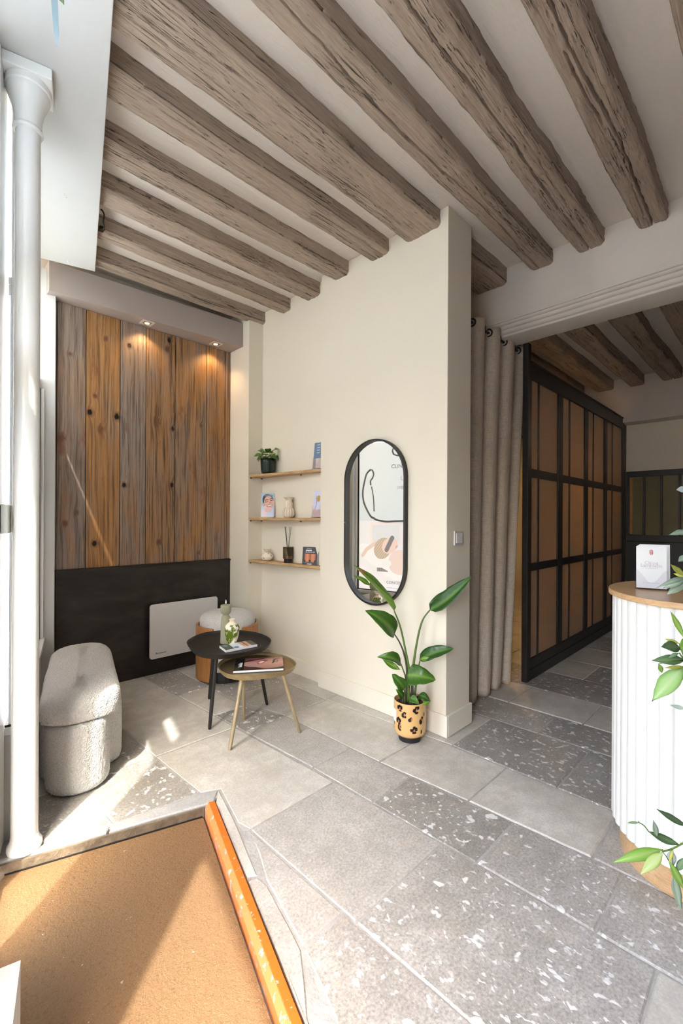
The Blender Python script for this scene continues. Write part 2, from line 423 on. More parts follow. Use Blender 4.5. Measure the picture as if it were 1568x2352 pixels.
# linen
t = NT('oatmeal_linen'); v = t.coord()
wa = t.noise(t.map(v, (420, 420, 12)), 1.0, 3, 0.6); we = t.noise(t.map(v, (22, 22, 420)), 1.0, 3, 0.6)
f = t.math('ADD', t.math('MULTIPLY', wa, 0.5), t.math('MULTIPLY', we, 0.5))
c = t.mix(t.ramp(f, [(0.38, 0.0), (0.62, 1.0)]), (0.50, 0.405, 0.315), (0.76, 0.655, 0.535))
t.col(c); t.rough(0.9)
tr = t.n('ShaderNodeBsdfTranslucent'); t.l(c, tr.inputs[0]); mx = t.n('ShaderNodeMixShader'); mx.inputs[0].default_value = 0.18
t.l(t.b.outputs[0], mx.inputs[1]); t.l(tr.outputs[0], mx.inputs[2]); t.l(mx.outputs[0], t.out.inputs[0])
t.nrm(t.bump(f, 0.4, 0.003)); M['linen'] = t.m

# weathered barn boards (world coordinates: boards stand in the plane y = 3.74, grain along z)
t = NT('weathered_barn_board'); P = t.pos(); ob = t.n('ShaderNodeObjectInfo'); rn = ob.outputs['Random']
sep = t.n('ShaderNodeSeparateColor'); t.l(ob.outputs['Color'], sep.inputs[0])
orange, dark, rib = sep.outputs[0], sep.outputs[1], sep.outputs[2]
KN = [(1.121, 1.97, .020, 0), (1.549, 2.094, .024, 0), (1.045, 2.085, .020, 1), (1.235, 2.084, .022, 1), (1.685, 2.054, .017, 1),
      (1.326, 2.662, .016, 1), (1.651, 2.80, .018, 1), (1.291, 1.551, .016, 1), (1.68, 1.573, .019, 1), (1.081, 1.098, .019, 1),
      (0.884, 1.249, .016, 0), (1.568, 1.092, .016, 0), (0.86, 1.872, .022, 0), (0.91, 2.49, .012, 0), (1.153, 2.67, .013, 0),
      (1.945, 2.121, .012, 0), (1.927, 0.983, .012, 0), (1.079, 2.217, .012, 0), (1.63, 2.72, .016, 0), (0.96, 1.33, .014, 0)]
px = t.n('ShaderNodeSeparateXYZ'); t.l(P, px.inputs[0])
hole = None; ring = None; warp = None
for (kx, kz, kr, dk) in KN:
    dx = t.math('SUBTRACT', px.outputs[0], kx); dz = t.math('MULTIPLY', t.math('SUBTRACT', px.outputs[2], kz), 0.72)
    d2 = t.math('SQRT', t.math('ADD', t.math('MULTIPLY', dx, dx), t.math('MULTIPLY', dz, dz)))
    r_ = t.math('DIVIDE', d2, kr)
    ring = r_ if ring is None else t.math('MINIMUM', ring, r_)
    if dk: hole = r_ if hole is None else t.math('MINIMUM', hole, r_)
off = t.n('ShaderNodeCombineXYZ'); t.l(t.math('MULTIPLY', rn, 40.0), off.inputs[0]); t.l(t.math('MULTIPLY', rn, 17.0), off.inputs[2])
va = t.n('ShaderNodeVectorMath', operation='ADD'); t.l(P, va.inputs[0]); t.l(off.outputs[0], va.inputs[1])
ring = t.math('ADD', ring, t.math('MULTIPLY', t.math('SUBTRACT', t.noise(t.map(P, (60, 1, 40)), 1.0, 3), 0.5), 1.1))
hole = t.math('ADD', hole, t.math('MULTIPLY', t.math('SUBTRACT', t.noise(t.map(P, (70, 1, 60)), 1.0, 3), 0.5), 0.7))
bulge = t.math('DIVIDE', 0.03, t.math('ADD', t.math('MULTIPLY', ring, ring), 0.8))
bx = t.n('ShaderNodeCombineXYZ'); t.l(bulge, bx.inputs[0])
vb = t.n('ShaderNodeVectorMath', operation='ADD'); t.l(va.outputs[0], vb.inputs[0]); t.l(bx.outputs[0], vb.inputs[1]); v = vb.outputs[0]
g1 = t.noise(t.map(v, (75, 1, 2.2)), 1.0, 6, 0.65, 0.4)
g2 = t.noise(t.map(v, (240, 1, 5)), 1.0, 3, 0.6)
pat = t.noise(t.map(v, (7.5, 1, 1.6)), 1.0, 5, 0.6, 0.5)
red = t.noise(t.map(v, (9, 1, 3.2)), 1.0, 5, 0.65)
thr = t.math('ADD', t.math('MULTIPLY', orange, 0.42), t.math('SUBTRACT', pat, 0.5))
of = t.ramp(thr, [(0.12, 0.0), (0.42, 1.0)])
grey = t.mix(t.ramp(g1, [(0.22, 0.0), (0.78, 1.0)]), (0.13, 0.098, 0.076), (0.38, 0.30, 0.25))
ora = t.mix(t.ramp(g1, [(0.22, 0.0), (0.78, 1.0)]), (0.20, 0.088, 0.028), (0.52, 0.265, 0.09))
c = t.mix(of, grey, ora)
c = t.mix(t.math('MULTIPLY', t.ramp(g1, [(0.36, 1.0), (0.50, 0.0)]), t.math('ADD', 0.35, t.math('MULTIPLY', rib, 0.6))), c, (0.055, 0.036, 0.022))
lines = t.math('MULTIPLY', t.ramp(t.noise(t.map(v, (150, 1, 1.0)), 1.0, 4, 0.55, 0.6), [(0.33, 1.0), (0.43, 0.0)]), t.ramp(t.noise(t.map(v, (5, 1, 1.5)), 1.0, 2), [(0.35, 0.15), (0.65, 0.9)]))
c = t.mix(t.math('MULTIPLY', lines, 0.6), c, (0.045, 0.026, 0.014))
c = t.mix(t.math('MULTIPLY', t.ramp(red, [(0.60, 0.0), (0.70, 1.0)]), 0.65), c, (0.20, 0.055, 0.02))
c = t.mix(t.ramp(ring, [(0.62, 0.8), (1.0, 0.0)]) if False else t.math('MULTIPLY', t.ramp(t.math('DIVIDE', ring, 2.0), [(0.30, 1.0), (0.85, 0.0)]), 0.8), c, (0.13, 0.045, 0.018))
c = t.mix(t.ramp(t.math('DIVIDE', hole, 2.0), [(0.30, 1.0), (0.42, 0.0)]), c, (0.004, 0.003, 0.002))
c = t.mix(t.math('MULTIPLY', dark, 0.5), c, (0.06, 0.038, 0.02))
t.col(c); t.rough(0.62)
hh = t.math('ADD', t.math('MULTIPLY', g1, 1.0), t.math('MULTIPLY', g2, 0.25))
hh = t.math('SUBTRACT', hh, t.math('MULTIPLY', t.ramp(t.math('DIVIDE', hole, 2.0), [(0.30, 1.0), (0.46, 0.0)]), 2.0))
t.nrm(t.bump(hh, 0.7, 0.006)); M['barn'] = t.m

def wood(name, c0, c1, ax=(1, 1, 1), rough=0.4, sc_=6.0):
    t = NT(name); v = t.coord(); f = t.noise(t.map(v, ax), sc_, 6, 0.62, 0.7); g = t.noise(t.map(v, tuple(a * 3 for a in ax)), sc_ * 2, 3)
    c = t.mix(t.ramp(f, [(0.3, 0.0), (0.7, 1.0)]), c0, c1); c = t.mix(t.ramp(g, [(0.35, 0.35), (0.5, 0.0)]), c, tuple(x * 0.6 for x in c0))
    t.col(c); t.rough(rough); t.nrm(t.bump(f, 0.08, 0.004)); return t.m
M['oak'] = wood('light_oak', (0.50, 0.30, 0.145), (0.66, 0.43, 0.23), (9, 1.2, 9), 0.3, 3)
M['acacia'] = wood('oiled_acacia', (0.28, 0.115, 0.035), (0.55, 0.29, 0.10), (14, 1.6, 14), 0.35, 3)
M['bark_edge'] = wood('pale_live_edge', (0.42, 0.24, 0.10), (0.68, 0.47, 0.24), (14, 2, 14), 0.5, 3)
M['teak'] = wood('honey_teak', (0.33, 0.13, 0.035), (0.50, 0.235, 0.075), (10, 10, 1.2), 0.35, 3)
t = NT('blackened_steel'); v = t.coord(); f = t.noise(t.map(v, (1.2, 1, 3)), 2.2, 5, 0.6, 0.8)
c = t.mix(t.ramp(f, [(0.35, 0.0), (0.75, 1.0)]), (0.020, 0.0165, 0.0145), (0.052, 0.044, 0.037)); t.col(c); t.rough(t.ramp(f, [(0.3, 0.5), (0.7, 0.36)])); t.b.inputs['Metallic'].default_value = 0.35
M['steel_black'] = t.m

# ------------------------------------------------------------------ structure
CEIL = 3.17
def struct(name, g, m, **kw):
    o = g.build(name, m, **kw); o['kind'] = 'structure'; return o

# floor with every flagstone its own piece
floor = struct('floor', G().prism([(-1.6, -2.5), (6.8, -2.5), (6.8, 3.9), (-0.2, 3.9)], -0.16, -0.07), M['grout'])
gr = G()
MAT_IN0, MAT_IN1 = Vector((1.000, 1.862)), Vector((0.700, 0.880))       # inner line of the orange strip
MAT_OUT0, MAT_OUT1 = Vector((1.040, 1.846)), Vector((0.742, 0.868))
gr.prism([(1.00, 1.90), (1.075, 1.88), (0.76, 0.86), (0.4, 0.9), (0.3, 0.5), (-1.2, -1.2), (-1.2, -2.4), (6.7, -2.4), (6.7, 3.8), (0.75, 3.8), (0.2, 2.14)], -0.07, -0.0045)
gr.build('mortar_bed', M['grout'], floor)

def slab_mesh(poly, z, gap=0.006, seed=0):
    if sum(a[0] * b[1] - b[0] * a[1] for a, b in zip(poly, poly[1:] + poly[:1])) < 0: poly = poly[::-1]
    pts = []
    n = len(poly)
    for i in range(n):
        a, b = Vector(poly[i]), Vector(poly[(i + 1) % n]); m = max(1, int((b - a).length / 0.09))
        for j in range(m):
            p = a.lerp(b, j / m)
            if j: 
                d = (b - a).normalized(); q = Vector((-d.y, d.x)) * 0.0035 * noise.noise((p.x * 14 + seed, p.y * 14, seed))
                p = p + q
            pts.append(p)
    o = offset(pts, gap * 0.5); i1 = offset(pts, gap * 0.5 + 0.005)
    tx, ty = random.uniform(-.002, .002), random.uniform(-.002, .002)
    cx = sum(p.x for p in pts) / len(pts); cy = sum(p.y for p in pts) / len(pts)
    def zz(p): return z + tx * (p.x - cx) + ty * (p.y - cy)
    return G().rings([[Vector((p.x, p.y, -0.068)) for p in o], [Vector((p.x, p.y, zz(p) - 0.005)) for p in o], [Vector((p.x, p.y, zz(p))) for p in i1]])
slab_n = 0
def slab(poly, mat, gap=0.007):
    global slab_n; slab_n += 1
    z = random.uniform(-0.0018, 0.0012)
    return slab_mesh(poly, z, gap, slab_n).build('flagstone', M[mat], floor)
S, GN, P_, MX = 'stone_smooth', 'stone_grain', 'stone_pit', 'stone_mix'
def course(xa, xb, ys, mats):      # xa / xb functions of y or numbers
    fa = xa if callable(xa) else (lambda y: xa); fb = xb if callable(xb) else (lambda y: xb)
    for (y1, y0), m in zip(zip(ys[:-1], ys[1:]), mats):
        slab([(fa(y0), y0), (fb(y0), y0), (fb(y1), y1), (fa(y1), y1)], m)
def ln(pts):                       # piecewise line x(y)
    pts = sorted(pts)
    def f(y):
        if y <= pts[0][0]: return pts[0][1]
        for (a, b), (c, d) in zip(pts[:-1], pts[1:]):
            if y <= c: return b + (d - b) * (y - a) / (c - a)
        return pts[-1][1]
    return f
xA = ln([(3.745, .98), (2.95, .994), (2.49, 1.01), (1.965, 1.028)])
xB = ln([(3.745, 1.446), (3.12, 1.475), (2.51, 1.508), (2.24, 1.52), (1.77, 1.551), (1.6, 1.55), (1.0, 1.562), (.27, 1.57), (-2.4, 1.58)])
xC = ln([(3.745, 1.715), (2.66, 1.715), (2.34, 1.83), (1.34, 1.845), (1.04, 1.88), (.53, 1.904), (-2.4, 1.94)])
xD = ln([(3.745, 2.2), (2.35, 2.2), (1.5, 2.274), (.59, 2.276), (-2.4, 2.29)])
xE = ln([(3.745, 2.70), (1.37, 2.757), (.72, 2.791), (-2.4, 2.82)])
course(lambda y: 0.655, xA, [3.76, 3.05, 2.46], [S, MX])
slab([(.655, 2.46), (.67, 2.02), (1.028, 1.965), (1.01, 2.46)], P_)
slab([(.655, 2.46), (.40, 2.46), (.36, 2.12), (.67, 2.02)], MX)
slab([(.655, 2.46), (.40, 2.46), (.5, 3.1), (.655, 3.1)], S)
course(xA, xB, [3.76, 3.215, 2.432], [S, S])
slab([(1.011, 2.432), (1.508, 2.432), (1.545, 1.589), (1.057, 1.589), (1.043, 1.664), (1.112, 1.925), (1.03, 1.965)], S)
c1 = 1.0575
course(c1, xB, [1.589, .983], [GN]); course(c1, xB, [.983, .266], [MX]); course(1.075, xB, [.266, -.5, -1.2, -2.0], [S, MX, GN])
course(xB, xC, [3.76, 3.15, 2.664, 2.336], [MX, S, P_])
course(xB, xC, [2.336, 1.756, 1.35, .835, .43, -.16, -.8, -1.5, -2.3], [GN, GN, P_, MX, MX, S, MX, GN])
course(xC, xD, [3.76, 3.3, 2.85, 2.343, 1.547, 1.045, .534, -.05, -.7, -1.4, -2.3], [S, MX, GN, S, S, S, GN, S, MX, S])
course(xD, xE, [3.76, 3.0, 2.35, 1.366, .793, .25, -.4, -1.2, -2.3], [S, S, S, P_, P_, MX, S, MX])
course(xE, ln([(3.7, 3.05), (1.4, 3.09), (.8, 3.10), (-2.4, 3.12)]), [3.2, 2.2, 1.75, 1.08, .45, -.3, -1.2, -2.3], [S, S, MX, P_, S, MX, S])
xF = ln([(3.7, 3.05), (1.4, 3.09), (.8, 3.10), (-2.4, 3.12)]); xG = ln([(3.7, 3.5), (1.42, 3.505), (.93, 3.505), (-2.4, 3.52)])
course(xF, xG, [3.2, 2.0, 1.41, .926, .4, -.4, -1.3, -2.3], [S, S, S, S, P_, S, MX])
xH = ln([(3.7, 3.95), (-2.4, 3.97)]); course(xG, xH, [3.2, 1.9, .62, -.1, -1.0, -2.3], [S, P_, P_, S, MX])
xI = ln([(3.7, 4.42), (-2.4, 4.45)]); course(xH, xI, [3.2, 1.9, 1.18, .5, -.4, -1.4, -2.3], [S, S, P_, S, MX, S])
xJ = ln([(3.7, 4.95), (-2.4, 4.98)]); course(xI, xJ, [3.2, 1.7, .85, .1, -1.0, -2.3], [S, S, MX, S, S])
course(xJ, 5.6, [3.2, 1.95, 1.15, .4, -1.0, -2.3], [S, MX, S, S, S]); course(5.6, 6.68, [3.2, 2.0, 1.0, 0, -1.2, -2.3], [S, S, S, S, S])
# strip beside the orange edge, with the narrow triangle
slab([(1.058, 1.575), (.952, 1.33), (.882, 1.041), (1.055, 1.041)], GN)
slab([(1.045, 1.850), (1.108, 1.922), (1.038, 1.655), (.944, 1.36), (.908, 1.385)], S)
slab([(.905, 1.375), (.942, 1.355), (.945, 1.30), (.878, 1.035), (.757, .86), (.75, .87)], GN)
slab([(.880, 1.034), (1.055, 1.034), (1.065, .56), (1.07, .265), (.62, .30), (.70, .70), (.815, .83)], MX)
slab([(.757, .855), (.81, .82), (.695, .69), (.61, .29), (.3, .30), (.42, .93)], 'stone_kerb')
slab([(1.07, .255), (.3, .29), (.0, -.5), (1.07, -.5)], 'stone_kerb')
slab([(1.07, -.51), (.0, -.51), (-.7, -2.3), (1.07, -2.3)], S)
# kerb along the far side of the mat
slab([(1.110, 1.927), (1.043, 1.852), (1.00, 1.868), (.630, 1.985), (.66, 2.015), (1.03, 1.963)], 'stone_kerb')
slab([(.628, 1.985), (.658, 2.018), (.36, 2.112), (.20, 2.12)], 'stone_kerb')
ke = G(); ke.prism([(.20, 2.118), (1.00, 1.866), (.996, 1.858), (.20, 2.108)], -0.069, -0.0075); ke.build('kerb_face', M['bark'], floor)['label'] = 'rough brown worn face of the stone step'

# coir mat, dark border line, orange strip
mt = thing('door_mat', (0.5, 1.5, -0.07), 'large sunken brown coir door mat inside the entrance', 'door mat')
MP = [(.30, 2.07), (.982, 1.856), (.985, 1.845), (.688, .872), (.28, .98), (-.1, 1.02), (-.02, 1.7)]
g = G(); g.prism(MP[::-1], -0.068, -0.045); g.build('coir_pile', M['coir'], mt)
g = G(); g.prism([(.30, 2.070), (.30, 2.077), (.987, 1.862), (.984, 1.855)], -0.068, -0.041); g.build('edge_band', M['black_metal'], mt)
st = thing('threshold_strip', (0.87, 1.36, -0.068), 'orange painted angle strip with chipped paint edging the coir mat', 'strip')
A0, A1, B0, B1 = MAT_IN0, MAT_IN1, MAT_OUT0, MAT_OUT1
dd = (A0 - A1).normalized(); nn = Vector((-dd.y, dd.x))
def strip(a0, a1, b0, b1, zs, name, m, nseg=26):
    g = G(); rr = []
    for i in range(nseg + 1):
        f = i / nseg; p = a1.lerp(a0, f); q = b1.lerp(b0, f); j = 0.0012 * noise.noise((f * 17, 3.1, 0))
        rr.append([Vector((p.x, p.y, -0.067)), Vector((p.x, p.y, zs[0] + j)), Vector((q.x, q.y, zs[1] + j)), Vector((q.x, q.y, -0.067))])
    return g.rings(rr).build(name, m, st, bevel=0.002)
mid0, mid1 = A0.lerp(B0, 0.38), A1.lerp(B1, 0.38)
strip(mid0, mid1, B0, B1, (0.012, 0.011), 'flat_top', M['orange'])
strip(A0, A1, mid0, mid1, (-0.012, 0.0115), 'worn_nose', M['orange_worn_sunlit'])

# walls
struct('wall_left', G().box(-.35, 2.72, 3.745, 3.95, 0, 3.3), M['cream'])
wl = G(); wl.box(2.242, 2.72, 3.42, 3.744, 0, CEIL - .001)
struct('wall_corner', wl, M['cream'])
struct('wall_niche', G().box(2.39, 2.72, 2.567, 3.419, 0, CEIL - .001), M['cream'])
struct('wall_center', G().box(2.335, 2.61, 1.447, 2.566, 0, CEIL - .001), M['cream'], bevel=0.003)
struct('wall_cabin', G().box(2.611, 6.9, 3.2, 3.4, 0, 3.3), M['cream'])
struct('wall_right', G().box(-1.7, 6.9, -2.7, -2.45, 0, 3.4), M['soffit'])
struct('wall_far', G().box(6.62, 6.9, -2.45, 3.2, 0, 3.3), M['cream'])
def bb(name, x0, x1, y0, y1, h=.128):
    return struct(name, G().box(x0, x1, y0, y1, 0.0005, h), M['cream_trim'], bevel=0.004)
bb('baseboard_center', 2.317, 2.3345, 1.428, 2.566); bb('baseboard_end', 2.3355, 2.615, 1.428, 1.4465)
bb('baseboard_niche', 2.373, 2.3895, 2.567, 3.419); bb('baseboard_corner', 2.260, 2.372, 3.402, 3.4195)
bb('baseboard_side', 2.224, 2.2415, 3.402, 3.744)

# ceilings and beams
fa, fb = fk(-4.9, -.31, 0), fk(1.85, -.31, 0)
ceil = struct('ceiling', G().prism([(fa.x, fa.y), (3.5, -2.7), (3.5, 3.94), (fb.x, 3.94)], CEIL, CEIL + .12), M['ceiling'])
ceil2 = struct('ceiling_back', G().box(3.5, 6.9, -2.5, 3.3, 3.05, 3.2), M['ceiling'])

def beam(y0, y1, x0, x1, zb, zt, seed, cracks=(), rough=1.0, nx=None, nb=46, parent=None):
    L = x1 - x0; nx = nx or int(L / 0.012); nsd = 9
    prof = []
    for i in range(nsd): prof.append((0.0, 1 - i / nsd, 0))
    for i in range(nb + 1): prof.append((i / nb, 0.0, 1))
    for i in range(1, nsd + 1): prof.append((1.0, i / nsd, 2))
    W = y1 - y0; H_ = zt - zb; rr = []
    rc = 0.020
    for k in range(nx + 1):
        x = x0 + L * k / nx; ring = []
        sy = 0.010 * noise.noise((x * 0.9, seed, 1.7)); sw = 0.012 * noise.noise((x * 1.3, seed, 9.2)); sz = 0.008 * noise.noise((x * 1.1, seed, 4.4))
        e0 = 0.018 * max(0, noise.noise((x * 3.1, seed, 21.0))) + 0.008 * abs(noise.noise((x * 11, seed, 3.0)))
        e1 = 0.018 * max(0, noise.noise((x * 2.7, seed, 31.0))) + 0.008 * abs(noise.noise((x * 12, seed, 8.0)))
        for (a, b, side) in prof:
            y = y0 + W * a + sy + sw * (a - .5) * 2; z = zb + H_ * b + sz * (1 - b)
            d0 = a * W; d1 = (1 - a) * W; hb = b * H_
            if side == 1:
                if d0 < rc + e0: q = 1 - d0 / (rc + e0); z += (rc + e0) * 0.7 * q * q
                if d1 < rc + e1: q = 1 - d1 / (rc + e1); z += (rc + e1) * 0.7 * q * q
                z += rough * (0.004 * noise.noise((x * 5, y * 22, seed)) + 0.0022 * noise.noise((x * 22, y * 75, seed)))
                for (c, amp, wd, dep, xs) in cracks:
                    cy = y0 + W * c + amp * noise.noise((x * 1.4, seed + c * 7, 5.0)) + 0.006 * noise.noise((x * 9, seed, 2.0)) + sy
                    on = noise.noise((x * 2.2, seed, c * 13)) + xs
                    if on > 0:
                        ww = wd * min(1, on * 2.2) * (0.7 + 0.6 * noise.noise((x * 13, seed, 6)))
                        if abs(y - cy) < ww: z += dep * (1 - (abs(y - cy) / ww) ** 6)
            else:
                s_ = -1 if side == 0 else 1
                if hb < rc: q = 1 - hb / rc; y -= s_ * (rc + (e0 if side == 0 else e1)) * 0.5 * q * q
                y += s_ * rough * (0.005 * noise.noise((x * 5, z * 20, seed + 3)) + 0.003 * noise.noise((x * 20, z * 60, seed)))
            ring.append(Vector((x, y, z)))
        rr.append(ring)
    return G().rings(rr, closed=False).build('beam', M['timber'], parent or ceil, smooth='all')
def lx(y): return 0.667 + (y - 2.187) * 0.26 - 0.09       # where the beams meet the lintel
BE = [(3.385, 3.495, 2.41, 3.068, ()), (3.02, 3.135, 2.41, 3.072, ((.5, .01, .004, .018, -.2),)), (2.635, 2.795, 2.41, 3.068, ()),
      (2.275, 2.43, 2.36, 3.075, ((.42, .02, .004, .02, .0),)), (1.90, 2.055, 2.36, 3.072, ((.35, .02, .005, .022, .1),)),
      (1.503, 1.745, 2.36, 3.072, ((.3, .03, .003, .015, -.1), (.7, .03, .003, .015, -.15))),
      (1.165, 1.325, 3.24, 3.070, ((.55, .025, .0045, .06, .4),)), (.848, 1.008, 3.24, 3.072, ((.52, .02, .0065, .08, .65), (.3, .03, .0035, .03, .0))),
      (.507, .665, 3.24, 3.073, ((.45, .02, .0070, .08, .5), (.62, .02, .0045, .05, .15))), (.14, .293, 3.24, 3.07, ((.5, .02, .006, .03, .1),)),
      (-.22, -.06, 3.24, 3.07, ()), (-.58, -.42, 3.24, 3.07, ()), (-.94, -.78, 3.24, 3.07, ())]
for i, (y0, y1, x1, zb, cr) in enumerate(BE):
    beam(y0, y1, max(lx(y0), lx(y1)), x1, zb, CEIL + .01, 3.7 * i + 1.3, cr, 1.6 if i in (2, 7, 8) else 1.0)
beam(1.503, 1.745, 2.60, 3.24, 3.05, CEIL + .01, 55.0, (), nx=40)
for i, (y0, y1) in enumerate(((.54, .72), (.885, 1.07), (1.25, 1.41), (1.57, 1.76), (1.92, 2.1), (2.3, 2.45), (.2, .36), (-.15, .02))):
    beam(y0, y1, 3.53, 6.42, 2.93, 3.06, 80 + 3.1 * i, ((.5, .02, .009, .035, .1),), nx=110, nb=22, parent=ceil2)

# plastered main beam with a moulded lower edge
prof = [(3.225, CEIL), (3.222, 2.785), (3.226, 2.780), (3.236, 2.778), (3.240, 2.770), (3.250, 2.764), (3.262, 2.762), (3.266, 2.752), (3.276, 2.742), (3.290, 2.740), (3.294, 2.728),
        (3.305, 2.718), (3.320, 2.714), (3.326, 2.702), (3.335, 2.698), (3.555, 2.702), (3.560, CEIL)]
rr = []
for k in range(90):
    y = 3.19 - 5.6 * k / 89
    rr.append([Vector((x + 0.005 * noise.noise((y * 2, z * 6, 1)) , y, z + (0.006 * noise.noise((y * 1.3, x * 3, 7)) if z < 3.1 else 0))) for x, z in prof])
struct('trim_1', G().rings(rr), M['plaster_beam'], smooth=True)

# far bulkhead
struct('trim_2', G().box(6.40, 6.62, -2.45, 3.2, 2.50, 3.05), M['plaster_beam'])

# shop front: lintel, column, window, door, transoms
lt = struct('trim_3', G().box(-4.8, 1.47, -.32, .271, 3.03, 3.34, FM), M['white'], bevel=0.003)
struct('wall_front', G().box(-5.0, -2.35, -.30, -.06, 0, 3.03, FM), M['white'])
g = G(); g.box(.08, 1.69, -.12, -.045, 0, .42, FM); g.box(1.60, 1.72, -.12, .032, 0, 3.03, FM)
struct('wall_window', g, M['white'])
win = struct('window_1', G().box(.08, 1.60, -.11, -.02, .42, .455, FM).box(.08, 1.60, -.070, -.058, 2.23, 2.26, FM).box(.08, 1.06, -.070, -.058, 2.185, 2.229, FM).box(1.45, 1.60, -.070, -.058, 2.185, 2.229, FM).box(1.575, 1.60, -.11, -.03, .455, 2.184, FM), M['white_gloss'], bevel=0.003)
G().box(1.560, 1.575, -.075, -.05, .455, 2.184, FM).box(.08, 1.56, -.075, -.05, .455, .464, FM).build('gasket', M['black_metal'], win)
g = G(); g.box(.08, 1.60, -.066, -.062, 2.26, 3.03, FM); g.build('transom_diffuser', M['frost'], win)  # unseen transom panes, frosted to act as soft light sources
# printed film: painted in (k, z)
def el(u, v, cx, cy, rx, ry, rot=0):
    dx, dy = u - cx, v - cy; c, s = math.cos(rot), math.sin(rot)
    return ((dx * c + dy * s) / rx) ** 2 + ((-dx * s + dy * c) / ry) ** 2
def segd(u, v, pts):
    best = 9; 
    for (a, b), (c, d) in zip(pts[:-1], pts[1:]):
        ex, ey = c - a, d - b; q = max(0, min(1, ((u - a) * ex + (v - b) * ey) / (ex * ex + ey * ey + 1e-12)))
        best = min(best, math.hypot(u - a - q * ex, v - b - q * ey))
    return best
def mixc(a, b, f): return tuple(x + (y - x) * f for x, y in zip(a, b))
WAVE = [(1.36, 1.30), (1.32, 1.28), (1.2, 1.262), (1.1, 1.268), (.97, 1.272), (.6, 1.25), (.2, 1.30), (.09, 1.33)]
def film(k, z):
    c = mixc((.80, .86, .89), (.90, .94, .96), max(0, min(1, (z - 1.2) / 1.0)))
    if z < 1.27: c = mixc((.95, .94, .95), (.90, .91, .93), max(0, min(1, (z - .5) / .8)))
    if 1.015 < k < 1.41 and 1.0 < z < 1.25: c = (.93, .88, .87)
    if 1.04 < k < 1.385 and 1.03 < z < 1.225: c = (.84, .86, .89)
    if el(k, z, 1.35, .85, .25, .10, .5) < 1 or el(k, z, 1.1, .72, .22, .12, .3) < 1: c = (.97, .97, .97)
    d = segd(k, z, [(1.51, .86), (1.46, .93), (1.34, 1.01)])
    if d < .022: c = (.90, .76, .70)
    if el(k, z, 1.03, .80, .15, .14, -.5) < 1: c = (.93, .80, .75)
    if el(k, z, 1.25, .95, .105, .13, .5) < 1:
        q = .5 + .5 * math.sin((k * 1.3 + z) * 160); c = mixc((.62, .50, .38), (.80, .70, .56), q)
    if el(k, z, 1.16, .985, .085, .105, .9) < 1: c = (.93, .78, .71)
    if segd(k, z, [(1.13, 1.075), (1.20, .935)]) < .026: c = (.28, .27, .28)
    if el(k, z, 1.075, .975, .010, .022, .6) < 1: c = (.80, .50, .48)
    if el(k, z, 1.20, .78, .06, .045) < 1: c = (.95, .95, .94)
    if 1.18 < k < 1.32 and .68 < z < .725 and z < .725 - max(0, (1.26 - k)) * .45: c = (.35, .33, .34)
    if .98 < k < 1.2 and .498 < z < .506: c = (.6, .62, .85)
    return mixc(c, (.90, .92, .94), .38)
NXF, NZF = 400, 440
g = G(); g.grid(NXF, NZF, lambda u, v: fk(.08 + 1.48 * u, -.062, .455 + 1.73 * v))
cols = [lin(film(.08 + 1.48 * i / NXF, .455 + 1.73 * j / NZF)) for j in range(NZF + 1) for i in range(NXF + 1)]
g.build('printed_film', M['film'], win, cols=cols)
# line drawing on the film
for pts, rad in (([(1.405, 1.875), (1.45, 1.84), (1.475, 1.79), (1.51, 1.63), (1.505, 1.53), (1.48, 1.45), (1.41, 1.33), (1.36, 1.30)] + WAVE[1:5], .011),
                 ([(1.395, 1.873), (1.375, 1.845), (1.37, 1.81), (1.385, 1.77), (1.41, 1.74), (1.405, 1.69)], .009), ([(1.395, 1.672), (1.37, 1.54), (1.36, 1.38)], .007)):
    cr = catmull([Vector((a, b, 0)) for a, b in pts], 6, False)
    G().tube([fk(p.x, -.058, p.y) for p in cr], rad, 6).build('line_drawing', M['grey_ink'], win)

def text(body, size, mat, parent, mw, name='lettering', align='LEFT', ext=0.0004, font_shear=0):
    cu = bpy.data.curves.new(name, 'FONT'); cu.body = body; cu.size = size; cu.extrude = ext; cu.align_x = align; cu.resolution_u = 2; cu.shear = font_shear
    tmp = bpy.data.objects.new('tmp', cu); COL.objects.link(tmp)
    me = bpy.data.meshes.new_from_object(tmp); bpy.data.objects.remove(tmp); bpy.data.curves.remove(cu)
    me.transform(Matrix.Translation(-wloc(parent)) @ mw); me.name = name
    me.materials.clear(); me.materials.append(M[mat])
    o = bpy.data.objects.new(name, me); COL.objects.link(o); o.parent = parent; return o
def frame_m(o, x, y):              # text frame: origin, x and y directions
    x = Vector(x).normalized(); y = Vector(y); y = (y - x * y.dot(x)).normalized(); z = x.cross(y); o = Vector(o)
    return Matrix(((x.x, y.x, z.x, o.x), (x.y, y.y, z.y, o.y), (x.z, y.z, z.z, o.z), (0, 0, 0, 1)))
for body, k, z, size, m in (('Cd', 1.15, 2.01, .19, 'grey_ink'), ('CLINICAL', 1.145, 1.875, .062, 'grey_ink'), ('La', 1.03, 1.735, .07, 'rose_grey_ink'), ("D'ÉPIL", 1.07, 1.635, .048, 'rose_grey_ink'),
                            ('CONCEPTIO', 1.20, .548, .046, 'grey_ink'), ('DIE.', 1.37, .552, .046, 'grey_ink')):
    text(body, size, m, win, frame_m(fk(k, -.058, z), -FT, (0, 0, 1)))

